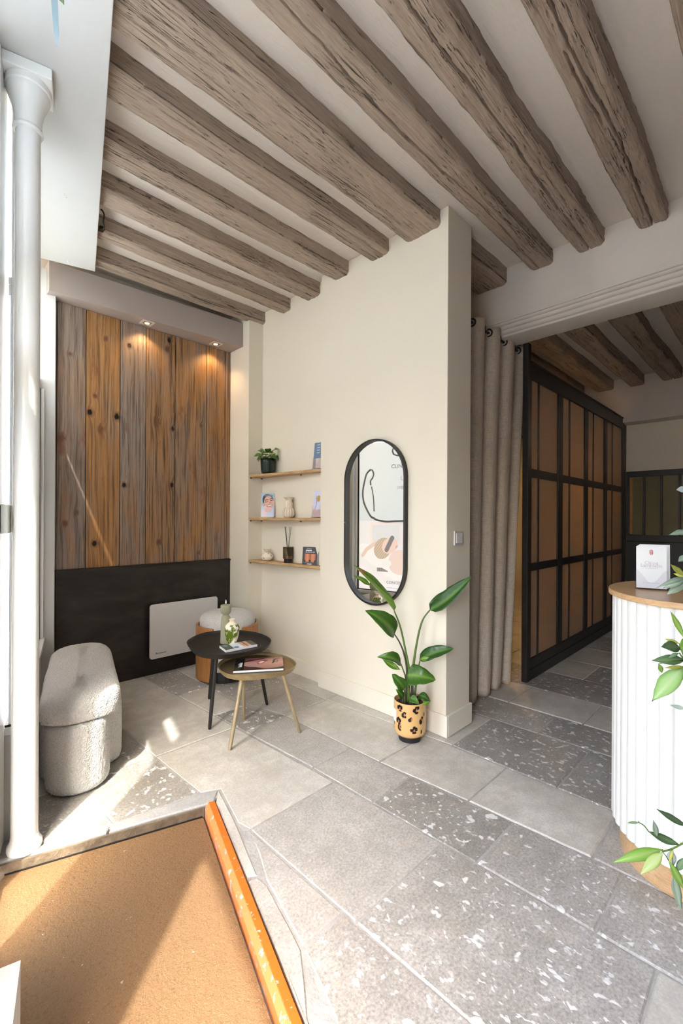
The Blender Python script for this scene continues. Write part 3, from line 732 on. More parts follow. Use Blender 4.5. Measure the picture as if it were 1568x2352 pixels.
g = G(); g.box(-.10, .078, -.16, -.075, -.0, 3.03, FM); g.box(.081, .34, -.0605, -.050, .456, 3.03, FM)  # second box added over the film to hide its glare
struct('trim_4', g, M['white_gloss'], bevel=0.004)
G().box(-.19, -.101, -.16, -.09, 0, 3.03, FM).build('side_stile', M['white_gloss'], bpy.data.objects['trim_4'])
sl = struct('window_2', G().box(-.58, -.191, -.16, -.09, 2.32, 2.40, FM).box(-.58, -.191, -.16, -.09, 1.86, 2.02, FM).box(-.58, -.191, -.16, -.09, 0, .06, FM), M['white_gloss'])
G().box(-.58, -.191, -.126, -.120, .06, 2.32, FM).build('glass_pane', M['glass'], sl); G().box(-.58, -.191, -.126, -.122, 2.40, 3.03, FM).build('transom_diffuser', M['frost'], sl)
dr = struct('door_1', G().box(-1.40, -.581, -.15, -.11, -.06, 2.32, FM), M['white_gloss'], bevel=0.004)
G().box(-1.40, -.581, -.16, -.09, 2.32, 2.40, FM).build('head_rail', M['white_gloss'], dr); G().box(-1.40, -.581, -.126, -.122, 2.40, 3.03, FM).build('transom_diffuser', M['frost'], dr)
w3 = struct('window_3', G().box(-2.35, -1.401, -.16, -.09, 2.06, 2.16, FM), M['white_gloss'])
G().box(-2.35, -1.401, -.126, -.122, 2.16, 3.03, FM).build('transom_diffuser', M['frost'], w3)
struct('ground', G().box(-14, -.32, -.3, -14.0, -.3, -.06, FM) if False else G().box(-16, 14, -16, -.12, -.30, -.075, FM), M['pavement'])

# slender iron column
cl = thing('column', (FO.x, FO.y, 0), 'white painted slender iron column with moulded capital at the window', 'column')
G().lathe([(.058, 0.0005), (.060, .01), (.058, .022), (.050, .032), (.047, .05)], FO.x, FO.y, 40).build('base', M['white_gloss'], cl, smooth=True)
G().lathe([(.0455, .05), (.0445, .6), (.0435, 1.5), (.0425, 2.3), (.042, 2.80)], FO.x, FO.y, 40).build('shaft', M['white_gloss'], cl, smooth=True)
G().lathe([(.042, 2.80), (.049, 2.803), (.052, 2.810), (.049, 2.818), (.0455, 2.822), (.047, 2.86), (.055, 2.90), (.068, 2.935), (.072, 2.945), (.072, 2.957), (.077, 2.962), (.077, 2.985)], FO.x, FO.y, 40).build('capital', M['white_gloss'], cl, smooth=True)
G().box(-.082, .082, -.082, .082, 2.985, 3.029, FM).build('abacus', M['white_gloss'], cl, bevel=0.004)
sb = thing('sensor_box', fk(-.01, -.06, 1.27), 'small pale plastic box fixed to the white post left of the column', 'box')
b = G(); b.box(-.075, .055, -.0745, -.050, 1.235, 1.345, FM); b.build('casing', M['pale_plastic'], sb, bevel=0.004)
G().box(-.0775, -.0755, -.0745, -.0715, 1.24, 1.34, FM).build('back_plate', M['dark_ink'], sb)
for i, (px_, py_) in enumerate(((148, 445), (156, 598), (128, 30))):
    p = at(px_, py_, 3.029); 
    if i < 2:
        hk = G().tube([p, p + Vector((0, 0, -.012)), p + FN * .006 + Vector((0, 0, -.022)), p + FN * .012 + Vector((0, 0, -.016))], .0016, 6).build('ceiling_hook', M['white_gloss'], org=p, smooth=True)
        tag(hk, ('tiny white hook in the lintel underside, nearer the lens', 'tiny white hook in the lintel underside, nearer the timber boards')[i], 'hook', 'hooks in the lintel')

# ------------------------------------------------------------------ left wall: boards, steel panel, soffit, downlights
cl_ = thing('board_cladding', (1.53, 3.74, .915), 'reclaimed weathered barn board cladding on the left wall', 'cladding')
XS = [.829, 1.019, 1.26, 1.459, 1.705, 1.997, 2.187, 2.238]
TO = [(.34, .10, .25), (1.05, .0, .25), (.38, .04, .45), (.70, .22, 1.0), (.72, .16, .5), (.72, .08, .35), (.7, .15, .3)]
for i in range(7):
    x0, x1 = XS[i] + .0028, XS[i + 1] - .0028; dz = random.uniform(-.003, .003); dy = random.uniform(-.003, .003)
    g = G(); rr = []
    for k in range(25):
        z = .915 + (2.849 - .915) * k / 24; a = .0018 * noise.noise((z * 2.2, i, 1)); b = .0018 * noise.noise((z * 2.2, i, 9))
        rr.append([Vector((x0 + a, 3.744, z)), Vector((x0 + a, 3.724 + dy, z)), Vector((x1 + b, 3.724 + dy, z)), Vector((x1 + b, 3.744, z))])
    o = g.rings(rr).build('board', M['barn'], cl_, bevel=0.002); o.color = (*TO[i], 1)
G().box(.829, 2.238, 3.736, 3.7445, .915, 2.8495).build('dark_backing', M['black_metal'], cl_)  # black sheet added so the gaps between boards stay dark
cp = thing('steel_panel', (1.53, 3.72, 0), 'black blackened steel panel lining the lower left wall under the boards', 'panel')
G().box(.825, 2.240, 3.716, 3.743, .001, .900).build('sheet', M['steel_black'], cp)
G().box(.823, 2.2405, 3.706, 3.743, .900, .914).build('ledge', M['steel_black'], cp, bevel=0.002)
sf = struct('trim_5', G().prism([(.752, 3.605), (2.241, 3.515), (2.241, 3.744), (.752, 3.744)], 2.851, 3.062), M['soffit'], bevel=0.002)
struct('trim_6', G().box(.60, .826, 3.733, 3.7445, 0, 2.85), M['white'])
for i, (x, y) in enumerate(((1.428, 3.632), (2.031, 3.630))):
    d = thing('downlight', (x, y, 2.85), ('recessed square downlight in the taupe soffit above the middle boards', 'recessed square downlight in the taupe soffit at its right end')[i], 'downlight', 'downlights in the soffit')
    fr = G(); s_ = .045
    for a0, a1, b0, b1 in ((-s_, s_, -s_, -.030), (-s_, s_, .030, s_), (-s_, -.030, -.030, .030), (.030, s_, -.030, .030)):
        fr.box(x + a0, x + a1, y + b0, y + b1, 2.8455, 2.8508)
    fr.build('bezel', M['satin'], d)
    G().lathe([(.030, 2.8500), (.029, 2.8460), (.024, 2.8455)], x, y, 20).build('reflector', M['brass'], d, smooth=True)
    G().lathe([(.018, 2.8454), (.017, 2.8448)], x, y, 20).build('lamp', M['glow'], d)
    ld = bpy.data.lights.new('downlight_beam', 'SPOT'); ld.energy = 2.6; ld.spot_size = R(115); ld.spot_blend = 0.7; ld.color = (1, .62, .27); ld.shadow_soft_size = .02
    lo = bpy.data.objects.new('downlight_beam', ld); COL.objects.link(lo); lo.parent = d; lo.location = (0, 0, -.02); lo.rotation_euler = (R(8), 0, 0)
# loose cable by the lintel
p = at(233, 492, 3.10)
lc = thing('loose_cable', p, 'short loose black cable with connectors hanging at the lintel edge by the beams', 'cable')
P4 = [at(231, 480, 3.14), at(237, 487, 3.13), at(239, 497, 3.11), at(237, 508, 3.09), at(239, 520, 3.08), at(237, 527, 3.07)]
G().tube(catmull(P4, 4, False), .005, 6).build('sheath', M['black_metal'], lc, smooth=True)
q = at(233, 526, 3.085); G().box(q.x - .014, q.x + .014, q.y - .02, q.y + .02, q.z - .01, q.z + .01).build('connector', M['black_metal'], lc, bevel=.003)
# panel heater
rd = thing('panel_heater', (1.815, 3.68, .08), 'pale grey flat glass fronted panel heater on the black steel panel', 'heater')
MH = Matrix(((1, 0, 0, 0), (0, 0, 1, 0), (0, 1, 0, 0), (0, 0, 0, 1)))
def rrect(x0, x1, y0, y1, r, n=6):
    out = []
    for cx, cy, a in ((x1 - r, y1 - r, 0), (x0 + r, y1 - r, 90), (x0 + r, y0 + r, 180), (x1 - r, y0 + r, 270)):
        for i in range(n + 1): out.append((cx + r * math.cos(R(a + 90 * i / n)), cy + r * math.sin(R(a + 90 * i / n))))
    return out
YH = 3.655
X0h, X1h, Z0h, Z1h = 1.474, 2.078, .143, .587
G().prism(rrect(X0h, X1h, Z0h, Z1h, .022), YH, YH + .016, MH).build('front_plate', M['radiator'], rd, bevel=.002)
G().prism(rrect(X0h + .03, X1h - .03, Z0h + .03, Z1h - .03, .02), YH + .016, 3.7155, MH).build('body', M['black_metal'], rd)
text('Bioseasons'[:9], .022, 'dark_ink', rd, frame_m((X0h + .045, YH - .0005, Z0h + .036), (1, 0, 0), (0, 0, 1)))

# ------------------------------------------------------------------ bench pouf
pf = thing('boucle_bench', (.75, 2.8, 0), 'ivory boucle bench with scalloped base under the window', 'bench')
OUT = [(.485, 2.44), (.535, 2.375), (.60, 2.342), (.70, 2.336), (.785, 2.362), (.832, 2.43), (.880, 2.60), (.930, 2.80), (.982, 3.0), (1.03, 3.20), (1.02, 3.33), (.94, 3.40), (.80, 3.40), (.71, 3.31), (.65, 3.1), (.59, 2.9), (.54, 2.7), (.50, 2.55)]
ol = [Vector((p.x, p.y)) for p in catmull([Vector((a, b, 0)) for a, b in OUT], 6)]
A1_, A2_ = Vector((.66, 2.50)), Vector((.88, 3.24)); dA = (A2_ - A1_)
def toward(p, a, z):
    f = max(0, min(1, (p - A1_).dot(dA) / dA.length_squared)); q = A1_ + dA * f; d = q - p; L_ = d.length
    r_ = p + d * min(a / L_, .97); return Vector((r_.x, r_.y, z))
rr = [[toward(p, a, z) for p in ol] for a, z in ((.08, .335), (.015, .330), (.003, .336), (.0, .35), (.0, .392), (.004, .414), (.013, .432), (.030, .444), (.055, .450), (.085, .453), (.12, .4545), (.30, .456))]
def boucle(o, lv=2, amt=.0055):
    sb_ = o.modifiers.new('sub', 'SUBSURF'); sb_.levels = lv; sb_.render_levels = lv
    tx = bpy.data.textures.get('nubs') or bpy.data.textures.new('nubs', 'CLOUDS'); tx.noise_scale = .0085; tx.noise_depth = 1
    d = o.modifiers.new('nubs', 'DISPLACE'); d.texture = tx; d.strength = amt; d.mid_level = .5; d.texture_coords = 'LOCAL'
    return o
boucle(G().rings(rr).build('seat_pad', M['boucle'], pf, smooth='all'), 2)
for (cx, cy, r) in ((.645, 2.455, .138), (.795, 2.60, .095), (.60, 2.60, .085), (.855, 2.86, .10), (.66, 2.86, .09), (.92, 3.16, .10), (.77, 3.18, .10)):
    boucle(G().lathe([(r * .5, .004), (r - .018, .004), (r - .004, .018), (r, .04), (r, .12), (r, .22), (r, .32), (r * .9, .331)], cx, cy, 48).build('base_lobe', M['boucle'], pf, smooth='all'), 2)
G().prism([tuple(p) for p in offset(ol, .09)], .01, .335).build('core', M['boucle'], pf)

# round stool
sx, sy = 1.955, 3.275
sl_ = thing('round_stool', (sx, sy, 0), 'round boucle stool wrapped in curved honey wood panels by the corner', 'stool')
boucle(G().lathe([(.20, .085), (.222, .09), (.224, .14), (.224, .40), (.219, .45), (.222, .475), (.214, .500), (.185, .522), (.13, .534), (.05, .538)], sx, sy, 64).build('cushion', M['boucle'], sl_, smooth='all'), 1, .004)
G().lathe([(.19, .001), (.19, .086)], sx, sy, 40).build('plinth', M['black_metal'], sl_)
a0 = math.atan2(-sy, -sx)
for s_ in (0, 1):
    g = G(); rr = []
    for i in range(33):
        a = a0 + R(27) + math.pi * s_ + R(126) * i / 32
        c, s = math.cos(a), math.sin(a)
        rr.append([Vector((sx + r * c, sy + r * s, z)) for r, z in ((.229, .02), (.229, .436), (.250, .436), (.250, .02))])
    g.rings(rr).build('wood_panel', M['teak'], sl_, smooth=True, bevel=.003)

# side tables
def tray(outline, z, rim, name, m, parent, lip=.006):
    o = [Vector((p.x, p.y)) for p in catmull([Vector((a, b, 0)) for a, b in outline], 8)]
    if sum(a.x * b.y - b.x * a.y for a, b in zip(o, o[1:] + o[:1])) < 0: o = o[::-1]
    zs = [(.10, z - .014), (.030, z - .014), (.014, z - .009), (.004, z + rim * .45), (0, z + rim), (.0035, z + rim + .002), (lip, z + rim), (.012, z + .005), (.022, z), (.12, z)]
    return G().rings([[Vector((p.x, p.y, h)) for p in (offset(o, i) if i else o)] for i, h in zs]).build(name, m, parent, smooth=True)
BO = [(1.353, 2.768), (1.44, 2.875), (1.572, 2.935), (1.715, 2.895), (1.799, 2.792), (1.838, 2.634), (1.797, 2.460), (1.690, 2.360), (1.568, 2.335), (1.453, 2.352), (1.350, 2.420), (1.305, 2.545)]
GO = [(1.376, 2.42), (1.461, 2.505), (1.577, 2.540), (1.685, 2.505), (1.757, 2.414), (1.787, 2.276), (1.750, 2.135), (1.665, 2.070), (1.571, 2.070), (1.474, 2.105), (1.385, 2.165), (1.340, 2.275)]
def table(name, loc, label, outl, z, rim, feet, tops, m, mleg):
    tb = thing(name, loc, label, 'table', 'nesting side tables')
    tray(outl, z, rim, 'tray', m, tb)
    for f, t_ in zip(feet, tops):
        f = Vector((*f, .0008)); t_ = Vector((*t_, z - .015))
        ps = [f.lerp(t_, k) for k in (0, .03, .5, 1)]
        G().tube(ps, [.0085, .0105, .0125, .0145], 14).build('leg', mleg, tb, smooth=True)
    return tb
table('side_table', (1.575, 2.64, 0), 'taller black egg shaped tray table on three splayed legs', BO, .462, .020, [(1.378, 2.513), (1.842, 2.563), (1.607, 2.939)], [(1.425, 2.520), (1.752, 2.575), (1.600, 2.850)], M['tray_black'], M['black_wood'])
table('side_table', (1.56, 2.28, 0), 'lower gold egg shaped tray table in front of the black one', GO, .392, .020, [(1.335, 2.209), (1.745, 2.093), (1.601, 2.479)], [(1.430, 2.236), (1.665, 2.165), (1.565, 2.435)], M['brass'], M['gold'])

# candle
cx, cy = 1.575, 2.662
ca = thing('pillar_candle', (cx, cy, .462), 'sage green ribbed pillar candle with a narrow waist on the black table', 'candle')
rib = lambda a, z: .022 * math.cos(a * 26) if z > .47 else 0
G().lathe([(.034, .4625), (.036, .466), (.034, .50), (.0315, .58), (.0305, .62), (.029, .632), (.024, .642), (.018, .648), (.018, .652), (.025, .658), (.031, .668), (.0335, .682), (.034, .70), (.034, .713), (.032, .716), (.012, .714), (.0, .713)], cx, cy, 156, rib, cap1=False).build('wax', M['candle'], ca, smooth='all')
G().tube([(cx, cy, .712), (cx, cy, .722)], .0012, 6).build('wick', M['dark_ink'], ca)
G().lathe([(.001, .722), (.0045, .728), (.0048, .735), (.0028, .745), (.0005, .752)], cx, cy, 12).build('flame', M['flame'], ca, smooth='all')
# green leaf vase
vx, vy = 1.585, 2.600
vs = thing('patterned_vase', (vx, vy, .462), 'cream vase painted with green leaf strokes beside the candle', 'vase')
prof = [(r_, .4625 + (z_ - .4625) * .905) for r_, z_ in [(.028, .4625), (.030, .468), (.034, .49), (.042, .525), (.0465, .555), (.0475, .575), (.045, .595), (.036, .612), (.025, .622), (.0185, .629), (.0175, .636), (.0205, .645), (.022, .648), (.019, .649), (.015, .642)]]
pr2 = catmull([Vector((a, b, 0)) for a, b in prof], 5, False)
g = G(); g.lathe([(p.x, p.y) for p in pr2], vx, vy, 110, cap1=False)
BR = []
rs = random.Random(3)
for i in range(46):
    A = rs.uniform(0, 2 * math.pi); Z = .475 + (i % 4) * .034 + rs.uniform(-.008, .008); D = rs.uniform(0, 2 * math.pi)
    for j in range(7):
        th = D + (j - 3) * .42; s0, s1 = .008, .030
        BR.append((A, Z, math.cos(th), math.sin(th), s0, s1))
def vcolr(p):
    if p.z > .600: return lin((.90, .85, .76))
    a = math.atan2(p.y - vy, p.x - vx); r = math.hypot(p.x - vx, p.y - vy)
    for (A, Z, c, s, s0, s1) in BR:
        d = (a - A + math.pi) % (2 * math.pi) - math.pi
        if abs(d) > 1.1: continue
        u = d * .045; v_ = p.z - Z; al = u * c + v_ * s; ac = -u * s + v_ * c + 14 * al * al * .25
        if s0 < al < s1 and abs(ac) < .0036 * (1 - ((al - .5 * (s0 + s1)) / (.55 * (s1 - s0))) ** 2): return lin((.36, .44, .10))
    return lin((.92, .88, .78))
g.build('body', M['glaze'], vs, smooth='all', cols=[vcolr(p) for p in g.v])

# printed cards: a colour grid painted by a function of (u, v)
def printed(name, o, U, V, nx, ny, fn, parent, thick=None, mat='print'):
    o, U, V = Vector(o), Vector(U), Vector(V)
    g = G(); g.grid(nx, ny, lambda u, v: o + U * u + V * v)
    return g.build(name, M[mat], parent, cols=[lin(fn(i / nx, j / ny)) for j in range(ny + 1) for i in range(nx + 1)], recalc=False)
def slabbox(name, o, U, V, N, mat, parent):
    o, U, V, N = Vector(o), Vector(U), Vector(V), Vector(N)
    vs_ = [o, o + U, o + U + V, o + V, o + N, o + U + N, o + U + V + N, o + V + N]
    return G().add(vs_, [(0, 3, 2, 1), (4, 5, 6, 7), (0, 1, 5, 4), (1, 2, 6, 5), (2, 3, 7, 6), (3, 0, 4, 7)]).build(name, M[mat], parent)

# leaflet block on the black table
b1, b2, b4 = Vector((1.484, 2.585, .463)), Vector((1.461, 2.469, .463)), Vector((1.704, 2.555, .463))
lf = thing('leaflet_pad', (1.58, 2.52, .463), 'thick stack of narrow leaflets lying on the black table', 'leaflets')
slabbox('pages', b2, (b1 - b2), Vector((1.676, 2.443, .463)) - b2, (0, 0, .0145), 'paper', lf)
def f_leaf(u, v):
    if v < .27:
        q = noise.noise((u * 22, v * 30, 3)); c = mixc((.16, .18, .15), (.42, .48, .42), max(0, min(1, .4 + q)))
        if el(u, v, .75, .13, .25, .07) < 1: c = (.50, .55, .58)
        return c
    if v < .58:
        c = (.88, .90, .93)
        if el(u, v, .18, .37, .16, .08) < 1: c = (.30, .45, .66)
        if u > .3 and int(v * 60) % 3 == 0: c = (.72, .75, .80)
        return c
    if v < .82:
        c = (.82, .60, .48)
        if int(u * 4) % 2 == 0: c = (.88, .68, .56)
        if abs(u - .5) < .03 or abs(v - .70) < .02: c = (.45, .33, .28)
        return c
    return (.33, .31, .29)
bu = Vector((0, 0, .0150)); V_ = Vector((1.676, 2.443, .463)) - b2
printed('cover', b2 + bu, (b1 - b2), V_, 24, 60, f_leaf, lf)
# magazine on the gold table
mg = thing('magazine', (1.585, 2.29, .3925), 'glossy magazine with a smiling face cover on the gold table', 'magazine')
m0, m1, m3 = Vector((1.400, 2.282, .3925)), Vector((1.533, 2.465, .3925)), Vector((1.640, 2.118, .3925))
slabbox('back_cover', m0, m1 - m0, m3 - m0, (0, 0, .004), 'dark_ink', mg)
slabbox('pages', m0 + Vector((0, 0, .004)), (m1 - m0) * .995, (m3 - m0) * .995, (0, 0, .011), 'paper', mg)
def f_mag(u, v):                   # u across (towards the wall), v along the length
    if v < .19:
        return (.07, .06, .06) if u > .35 or v > .12 else (.22, .19, .16)
    c = (.70, .50, .44)
    c = mixc((.80, .61, .55), (.58, .38, .33), max(0, min(1, abs(u - .55) * 1.5)))
    if el(u, v, .95, .40, .28, .30) < 1: c = (.72, .45, .46)
    if segd(u, v, [(.70, .20), (.85, .42), (.98, .70)]) < .035: c = (.16, .08, .07)
    if u < .30 - .18 * v + .10 * math.sin(v * 7): c = mixc((.34, .22, .18), (.20, .12, .10), v)
    if el(u, v, .35, .38, .10, .18, .3) < 1: c = (.66, .56, .53)
    if el(u, v, .60, .545, .17, .075, .35) < 1: c = (.72, .38, .38)
    if el(u, v, .62, .548, .10, .045, .35) < 1: c = (.93, .89, .88)
    if el(u, v, .72, .63, .04, .05) < 1: c = (.50, .28, .24)
    if el(u, v, .66, .84, .13, .06) < 1: c = (.50, .33, .28)
    if el(u, v, .66, .84, .10, .035) < 1: c = (.72, .55, .49)
    if segd(u, v, [(.50, .78), (.58, .80), (.82, .82), (.86, .90)]) < .022: c = (.15, .09, .08)
    if segd(u, v, [(.96, .62), (.97, .80)]) < .03: c = (.35, .22, .20)
    return c
printed('cover', m0 + Vector((0, 0, .0155)), m1 - m0, m3 - m0, 60, 80, f_mag, mg)
L_ = (m3 - m0).normalized(); W_ = (m1 - m0).normalized()
text('hekka', .034, 'white_ink', mg, frame_m(m0 + L_ * .045 + W_ * .065 + Vector((0, 0, .0158)), W_, -L_))

# ------------------------------------------------------------------ chimney breast: mirror, switch, shelves
mr = thing('wall_mirror', (2.32, 2.0, .709), 'tall pill shaped wall mirror with a thin black frame', 'mirror')
def stadium(r, zc0, zc1, yc, n=24):
    out = []
    for i in range(n + 1): a = math.pi * i / n; out.append((yc + r * math.cos(a), zc1 + r * math.sin(a)))
    for i in range(n + 1): a = math.pi + math.pi * i / n; out.append((yc + r * math.cos(a), zc0 + r * math.sin(a)))
    return out
YC = 2.003; RO = .272; ZA, ZB = .709 + RO, 1.838 - RO
rr = []
for r, x in ((RO - .012, 2.334), (RO, 2.334), (RO, 2.300), (RO - .004, 2.297), (RO - .010, 2.297), (RO - .013, 2.300), (RO - .013, 2.320), (RO - .012, 2.334)):
    rr.append([Vector((x, y, z)) for y, z in stadium(r, ZA, ZB, YC)])
G().rings(rr, False, False).build('frame', M['black_metal'], mr, smooth=True)
n_ = len(stadium(RO - .0125, ZA, ZB, YC))
G().add([Vector((x, y, z)) for x in (2.324, 2.333) for y, z in stadium(RO - .0125, ZA, ZB, YC)], [tuple(range(n_)), tuple(range(2 * n_ - 1, n_ - 1, -1))] + [(i, (i + 1) % n_, n_ + (i + 1) % n_, n_ + i) for i in range(n_)]).build('glass', M['mirror'], mr)
G().box(2.2955, 2.301, YC + RO - .014, YC + RO + .0008, 1.268, 1.270).build('frame_joint', M['satin'], mr)

sw = thing('light_switch', (2.46, 1.44, 1.18), 'white light switch in a satin surround on the wall end', 'switch')
G().box(2.408, 2.508, 1.436, 1.4465, 1.136, 1.226).build('plate', M['satin'], sw, bevel=.004)
G().box(2.424, 2.492, 1.4325, 1.436, 1.150, 1.212).build('rocker', M['switch'], sw, bevel=.003)

def shelf(z, label):
    s = thing('wall_shelf', (2.33, 3.0, z - .024), label, 'shelf', 'live edge shelves in the niche')
    top = []; n = 34
    for i in range(n + 1):
        f = i / n; y = 3.418 - (3.418 - 2.569) * f; x = 2.246 + (2.336 - 2.246) * f + .009 * noise.noise((y * 5, z * 7, 0)) + .004 * noise.noise((y * 17, z * 3, 2))
        top.append((x, y))
    g = G(); rr = []
    for x, y in top:
        rr.append([Vector((2.3885, y, z)), Vector((2.3885, y, z - .024)), Vector((x + .016, y, z - .024)), Vector((x + .006, y, z - .015)), Vector((x + .006, y, z))])
    g.rings(rr).build('board', M['acacia'], s, smooth=True)
    g = G(); rr = []
    for x, y in top:
        e = .003 * noise.noise((y * 9, z, 5))
        rr.append([Vector((x + .0062, y, z + .0003)), Vector((x + .0062, y, z - .0155)), Vector((x + .0155, y, z - .0245)), Vector((x + .003, y, z - .020 + e)), Vector((x + e, y, z - .008)), Vector((x + .001, y, z - .001))])
    g.rings(rr).build('live_edge', M['bark_edge'], s, smooth=True)
    for (px_, py_) in ((2.262, 3.408), (2.376, 3.405), (2.376, 2.85)):
        G().lathe([(.007, z - .033), (.007, z - .0245)], px_, py_, 12).build('shelf_pin', M['black_metal'], s)
    return s
SZ = (1.682, 1.300, .925)
shelf(SZ[0], 'topmost live edge wooden shelf in the niche holding the small plant')
shelf(SZ[1], 'middle live edge wooden shelf in the niche holding the ribbed vase')
shelf(SZ[2], 'lowest live edge wooden shelf in the niche holding the reed diffuser')

def leafgeo(g, cols, base, tip, width, nrm, bend=0.0, fold=0.0, col=(.10, .20, .03), mid=(.30, .42, .12), shape='lance', nx=6, ny=12, twist=0.0, curl=0.0, brown=None):
    base, tip, nrm = Vector(base), Vector(tip), Vector(nrm).normalized()
    ax = tip - base; L = ax.length; side = ax.cross(nrm).normalized(); nrm = side.cross(ax).normalized()
    n0 = len(g.v)
    for j in range(ny + 1):
        t_ = j / ny
        if shape == 'lance': wv = math.sin(math.pi * min(1, t_ ** .85)) ** 1.1
        elif shape == 'heart': wv = (1 - t_) ** .55 * min(1, (t_ * 7) ** .5) * 1.12
        else: wv = math.sin(math.pi * t_ ** .62) ** .7
        wv = max(wv, .02 if 0 < j < ny else .012)
        c = base + ax * t_ + nrm * (bend * 4 * t_ * (1 - t_) * L) + nrm * (curl * t_ * t_ * L)
        tw = twist * (t_ - .4); sd = side * math.cos(tw) + nrm * math.sin(tw); nn_ = nrm * math.cos(tw) - side * math.sin(tw)
        for i in range(nx + 1):
            s_ = i / nx * 2 - 1
            p = c + sd * (s_ * wv * width / 2 * math.cos(fold * abs(s_))) + nn_ * (abs(s_) * wv * width / 2 * math.sin(fold)) + nn_ * (.16 * width * abs(s_) * wv * noise.noise((t_ * 3.4, s_ * 1.2, base.x * 50))) + side * (.05 * width * s_ * noise.noise((t_ * 5, s_, base.y * 40)))
            g.v.append(p)
            q = max(0, 1 - abs(s_) * 3.2); vn = .12 * math.sin((t_ * 26 - abs(s_) * 3) * 2)
            e = random.uniform(-.01, .01)
            cc = tuple(max(0, (a * (1 + vn) + (b - a) * q * .8)) for a, b in zip(col, mid))
            if brown and brown < t_ < brown + .13: cc = (.33, .19, .03)
            cols.append(cc)
    for j in range(ny):
        for i in range(nx):
            a = n0 + j * (nx + 1) + i; g.f.append((a, a + 1, a + nx + 2, a + nx + 1))
def leaf(parent, *a, mat='leaf', name='leaf', **k):
    g = G(); cols = []; leafgeo(g, cols, *a, **k)
    o = g.build(name, M[mat], parent, smooth='all', cols=cols, recalc=False)
    so_ = o.modifiers.new('thick', 'SOLIDIFY'); so_.thickness = .0009
    return o

# small plant in a fluted pot on the top shelf
pxx, pyy = 2.322, 3.235
pp = thing('shelf_plant', (pxx, pyy, SZ[0]), 'small leafy plant in a dark green fluted pot on the top shelf', 'plant')
flt = lambda a, z: .03 * abs(math.sin(a * 16))
G().lathe([(.040, SZ[0] + .0008), (.053, SZ[0] + .006), (.060, SZ[0] + .03), (.064, SZ[0] + .10), (.065, SZ[0] + .132), (.060, SZ[0] + .132), (.056, SZ[0] + .118)], pxx, pyy, 128, flt, cap1=False).build('pot', M['dark_pot'], pp, smooth='all')
G().lathe([(.058, SZ[0] + .112), (.02, SZ[0] + .122)], pxx, pyy, 24).build('soil', M['soil'], pp)
rs = random.Random(5)
view = Vector((-.6, -.75, .25))
for i in range(17):
    a = i * 2.39996 + .4; r0 = .016; el_ = (.95, .35, .1)[i % 3]; Ln = rs.uniform(.05, .085)
    d = Vector((math.cos(a), math.sin(a), 0))
    if (pxx + d.x * Ln * 1.7) > 2.375: Ln = max(.015, (2.375 - pxx) / max(.2, d.x) / 1.9)
    b_ = Vector((pxx, pyy, SZ[0] + .12)) + d * r0
    stem_t = b_ + d * Ln * .5 * (1 - el_ * .5) + Vector((0, 0, .045 * el_ + .022)); tp = stem_t + d * Ln * .95 + Vector((0, 0, -.035 + .06 * el_))
    G().tube([b_, stem_t], .0018, 5).build('stalk', M['stem'], pp)
    leaf(pp, stem_t, tp, rs.uniform(.055, .07), Vector((0, 0, 1)) + view * .8, bend=.14, fold=.2, col=((.06, .16, .022), (.10, .24, .03))[i % 2], mid=(.18, .33, .07), shape='oval', nx=6, ny=9)

# acrylic leaflet stands
def stand(name, c, yaw, z, label, wid=.108, hgt=.21, tilt=.16, n=3, fn=None, hold=.075, back=(.55, .5, .5)):
    nrm = Vector((math.cos(yaw), math.sin(yaw), 0)); ux = Vector((-nrm.y, nrm.x, 0)); up = (Vector((0, 0, 1)) * math.cos(tilt) - nrm * math.sin(tilt))
    fr = up.cross(ux); fr = ux.cross(up)
    c = Vector((c[0], c[1], z))
    th = thing(name, c, label, 'leaflet holder')
    o = c - ux * (wid / 2 + .003) + Vector((0, 0, .0008))
    U = ux * (wid + .006); nf = fr.normalized()
    slabbox('back_plate', o - nf * .020, U, up * (hgt * .72), -nf * .0018, 'acrylic', th)
    g = G(); fr0 = o + nf * .004
    nw = 24
    pts = []
    for i in range(nw + 1):
        u = i / nw; hgt_ = hold + .026 * math.cos(2 * math.pi * u) * (1 if 0.0 <= u <= 1 else 0)
        pts.append(fr0 + U * u + up * hgt_)
    vs_ = []
    for d in (0, .0022):
        for i in range(nw + 1): vs_.append(fr0 + U * (i / nw) + nf * d)
        for p in pts: vs_.append(p + nf * d)
    m_ = nw + 1; fs_ = []
    for i in range(nw):
        fs_ += [(i, i + 1, m_ + i + 1, m_ + i), (2 * m_ + i + 1, 2 * m_ + i, 3 * m_ + i, 3 * m_ + i + 1), (m_ + i, m_ + i + 1, 3 * m_ + i + 1, 3 * m_ + i)]
    G().add(vs_, fs_).build('front_pocket', M['acrylic'], th)
    slabbox('side', o - nf * .020, nf * .024, up * (hold + .02), -ux * .0018, 'acrylic', th); slabbox('side', o - nf * .020 + U, nf * .024, up * (hold + .02), ux * .0018, 'acrylic', th)
    slabbox('foot', o - nf * .045, nf * .052, U, Vector((0, 0, .004)), 'acrylic', th)
    return th, o + ux * .003 + Vector((0, 0, .006)) - nf * .001, ux * wid, up * hgt, nf
def leaflets(org, U, V, nf, n, fn, labels, group, nx=90, ny=160, gap=.0052, thick=.0026, dx=.004):
    for i in range(n):
        o = org - nf * (gap * i) + U.normalized() * (dx * i) + V.normalized() * (.003 * i)
        l_ = thing('leaflet', o, labels[i], 'leaflet', group)
        slabbox('sheet', o - nf * thick, U, V, nf * thick, 'paper', l_)
        if i == 0 and fn: printed('print', o + nf * .0004, U, V, nx, ny, fn, l_)
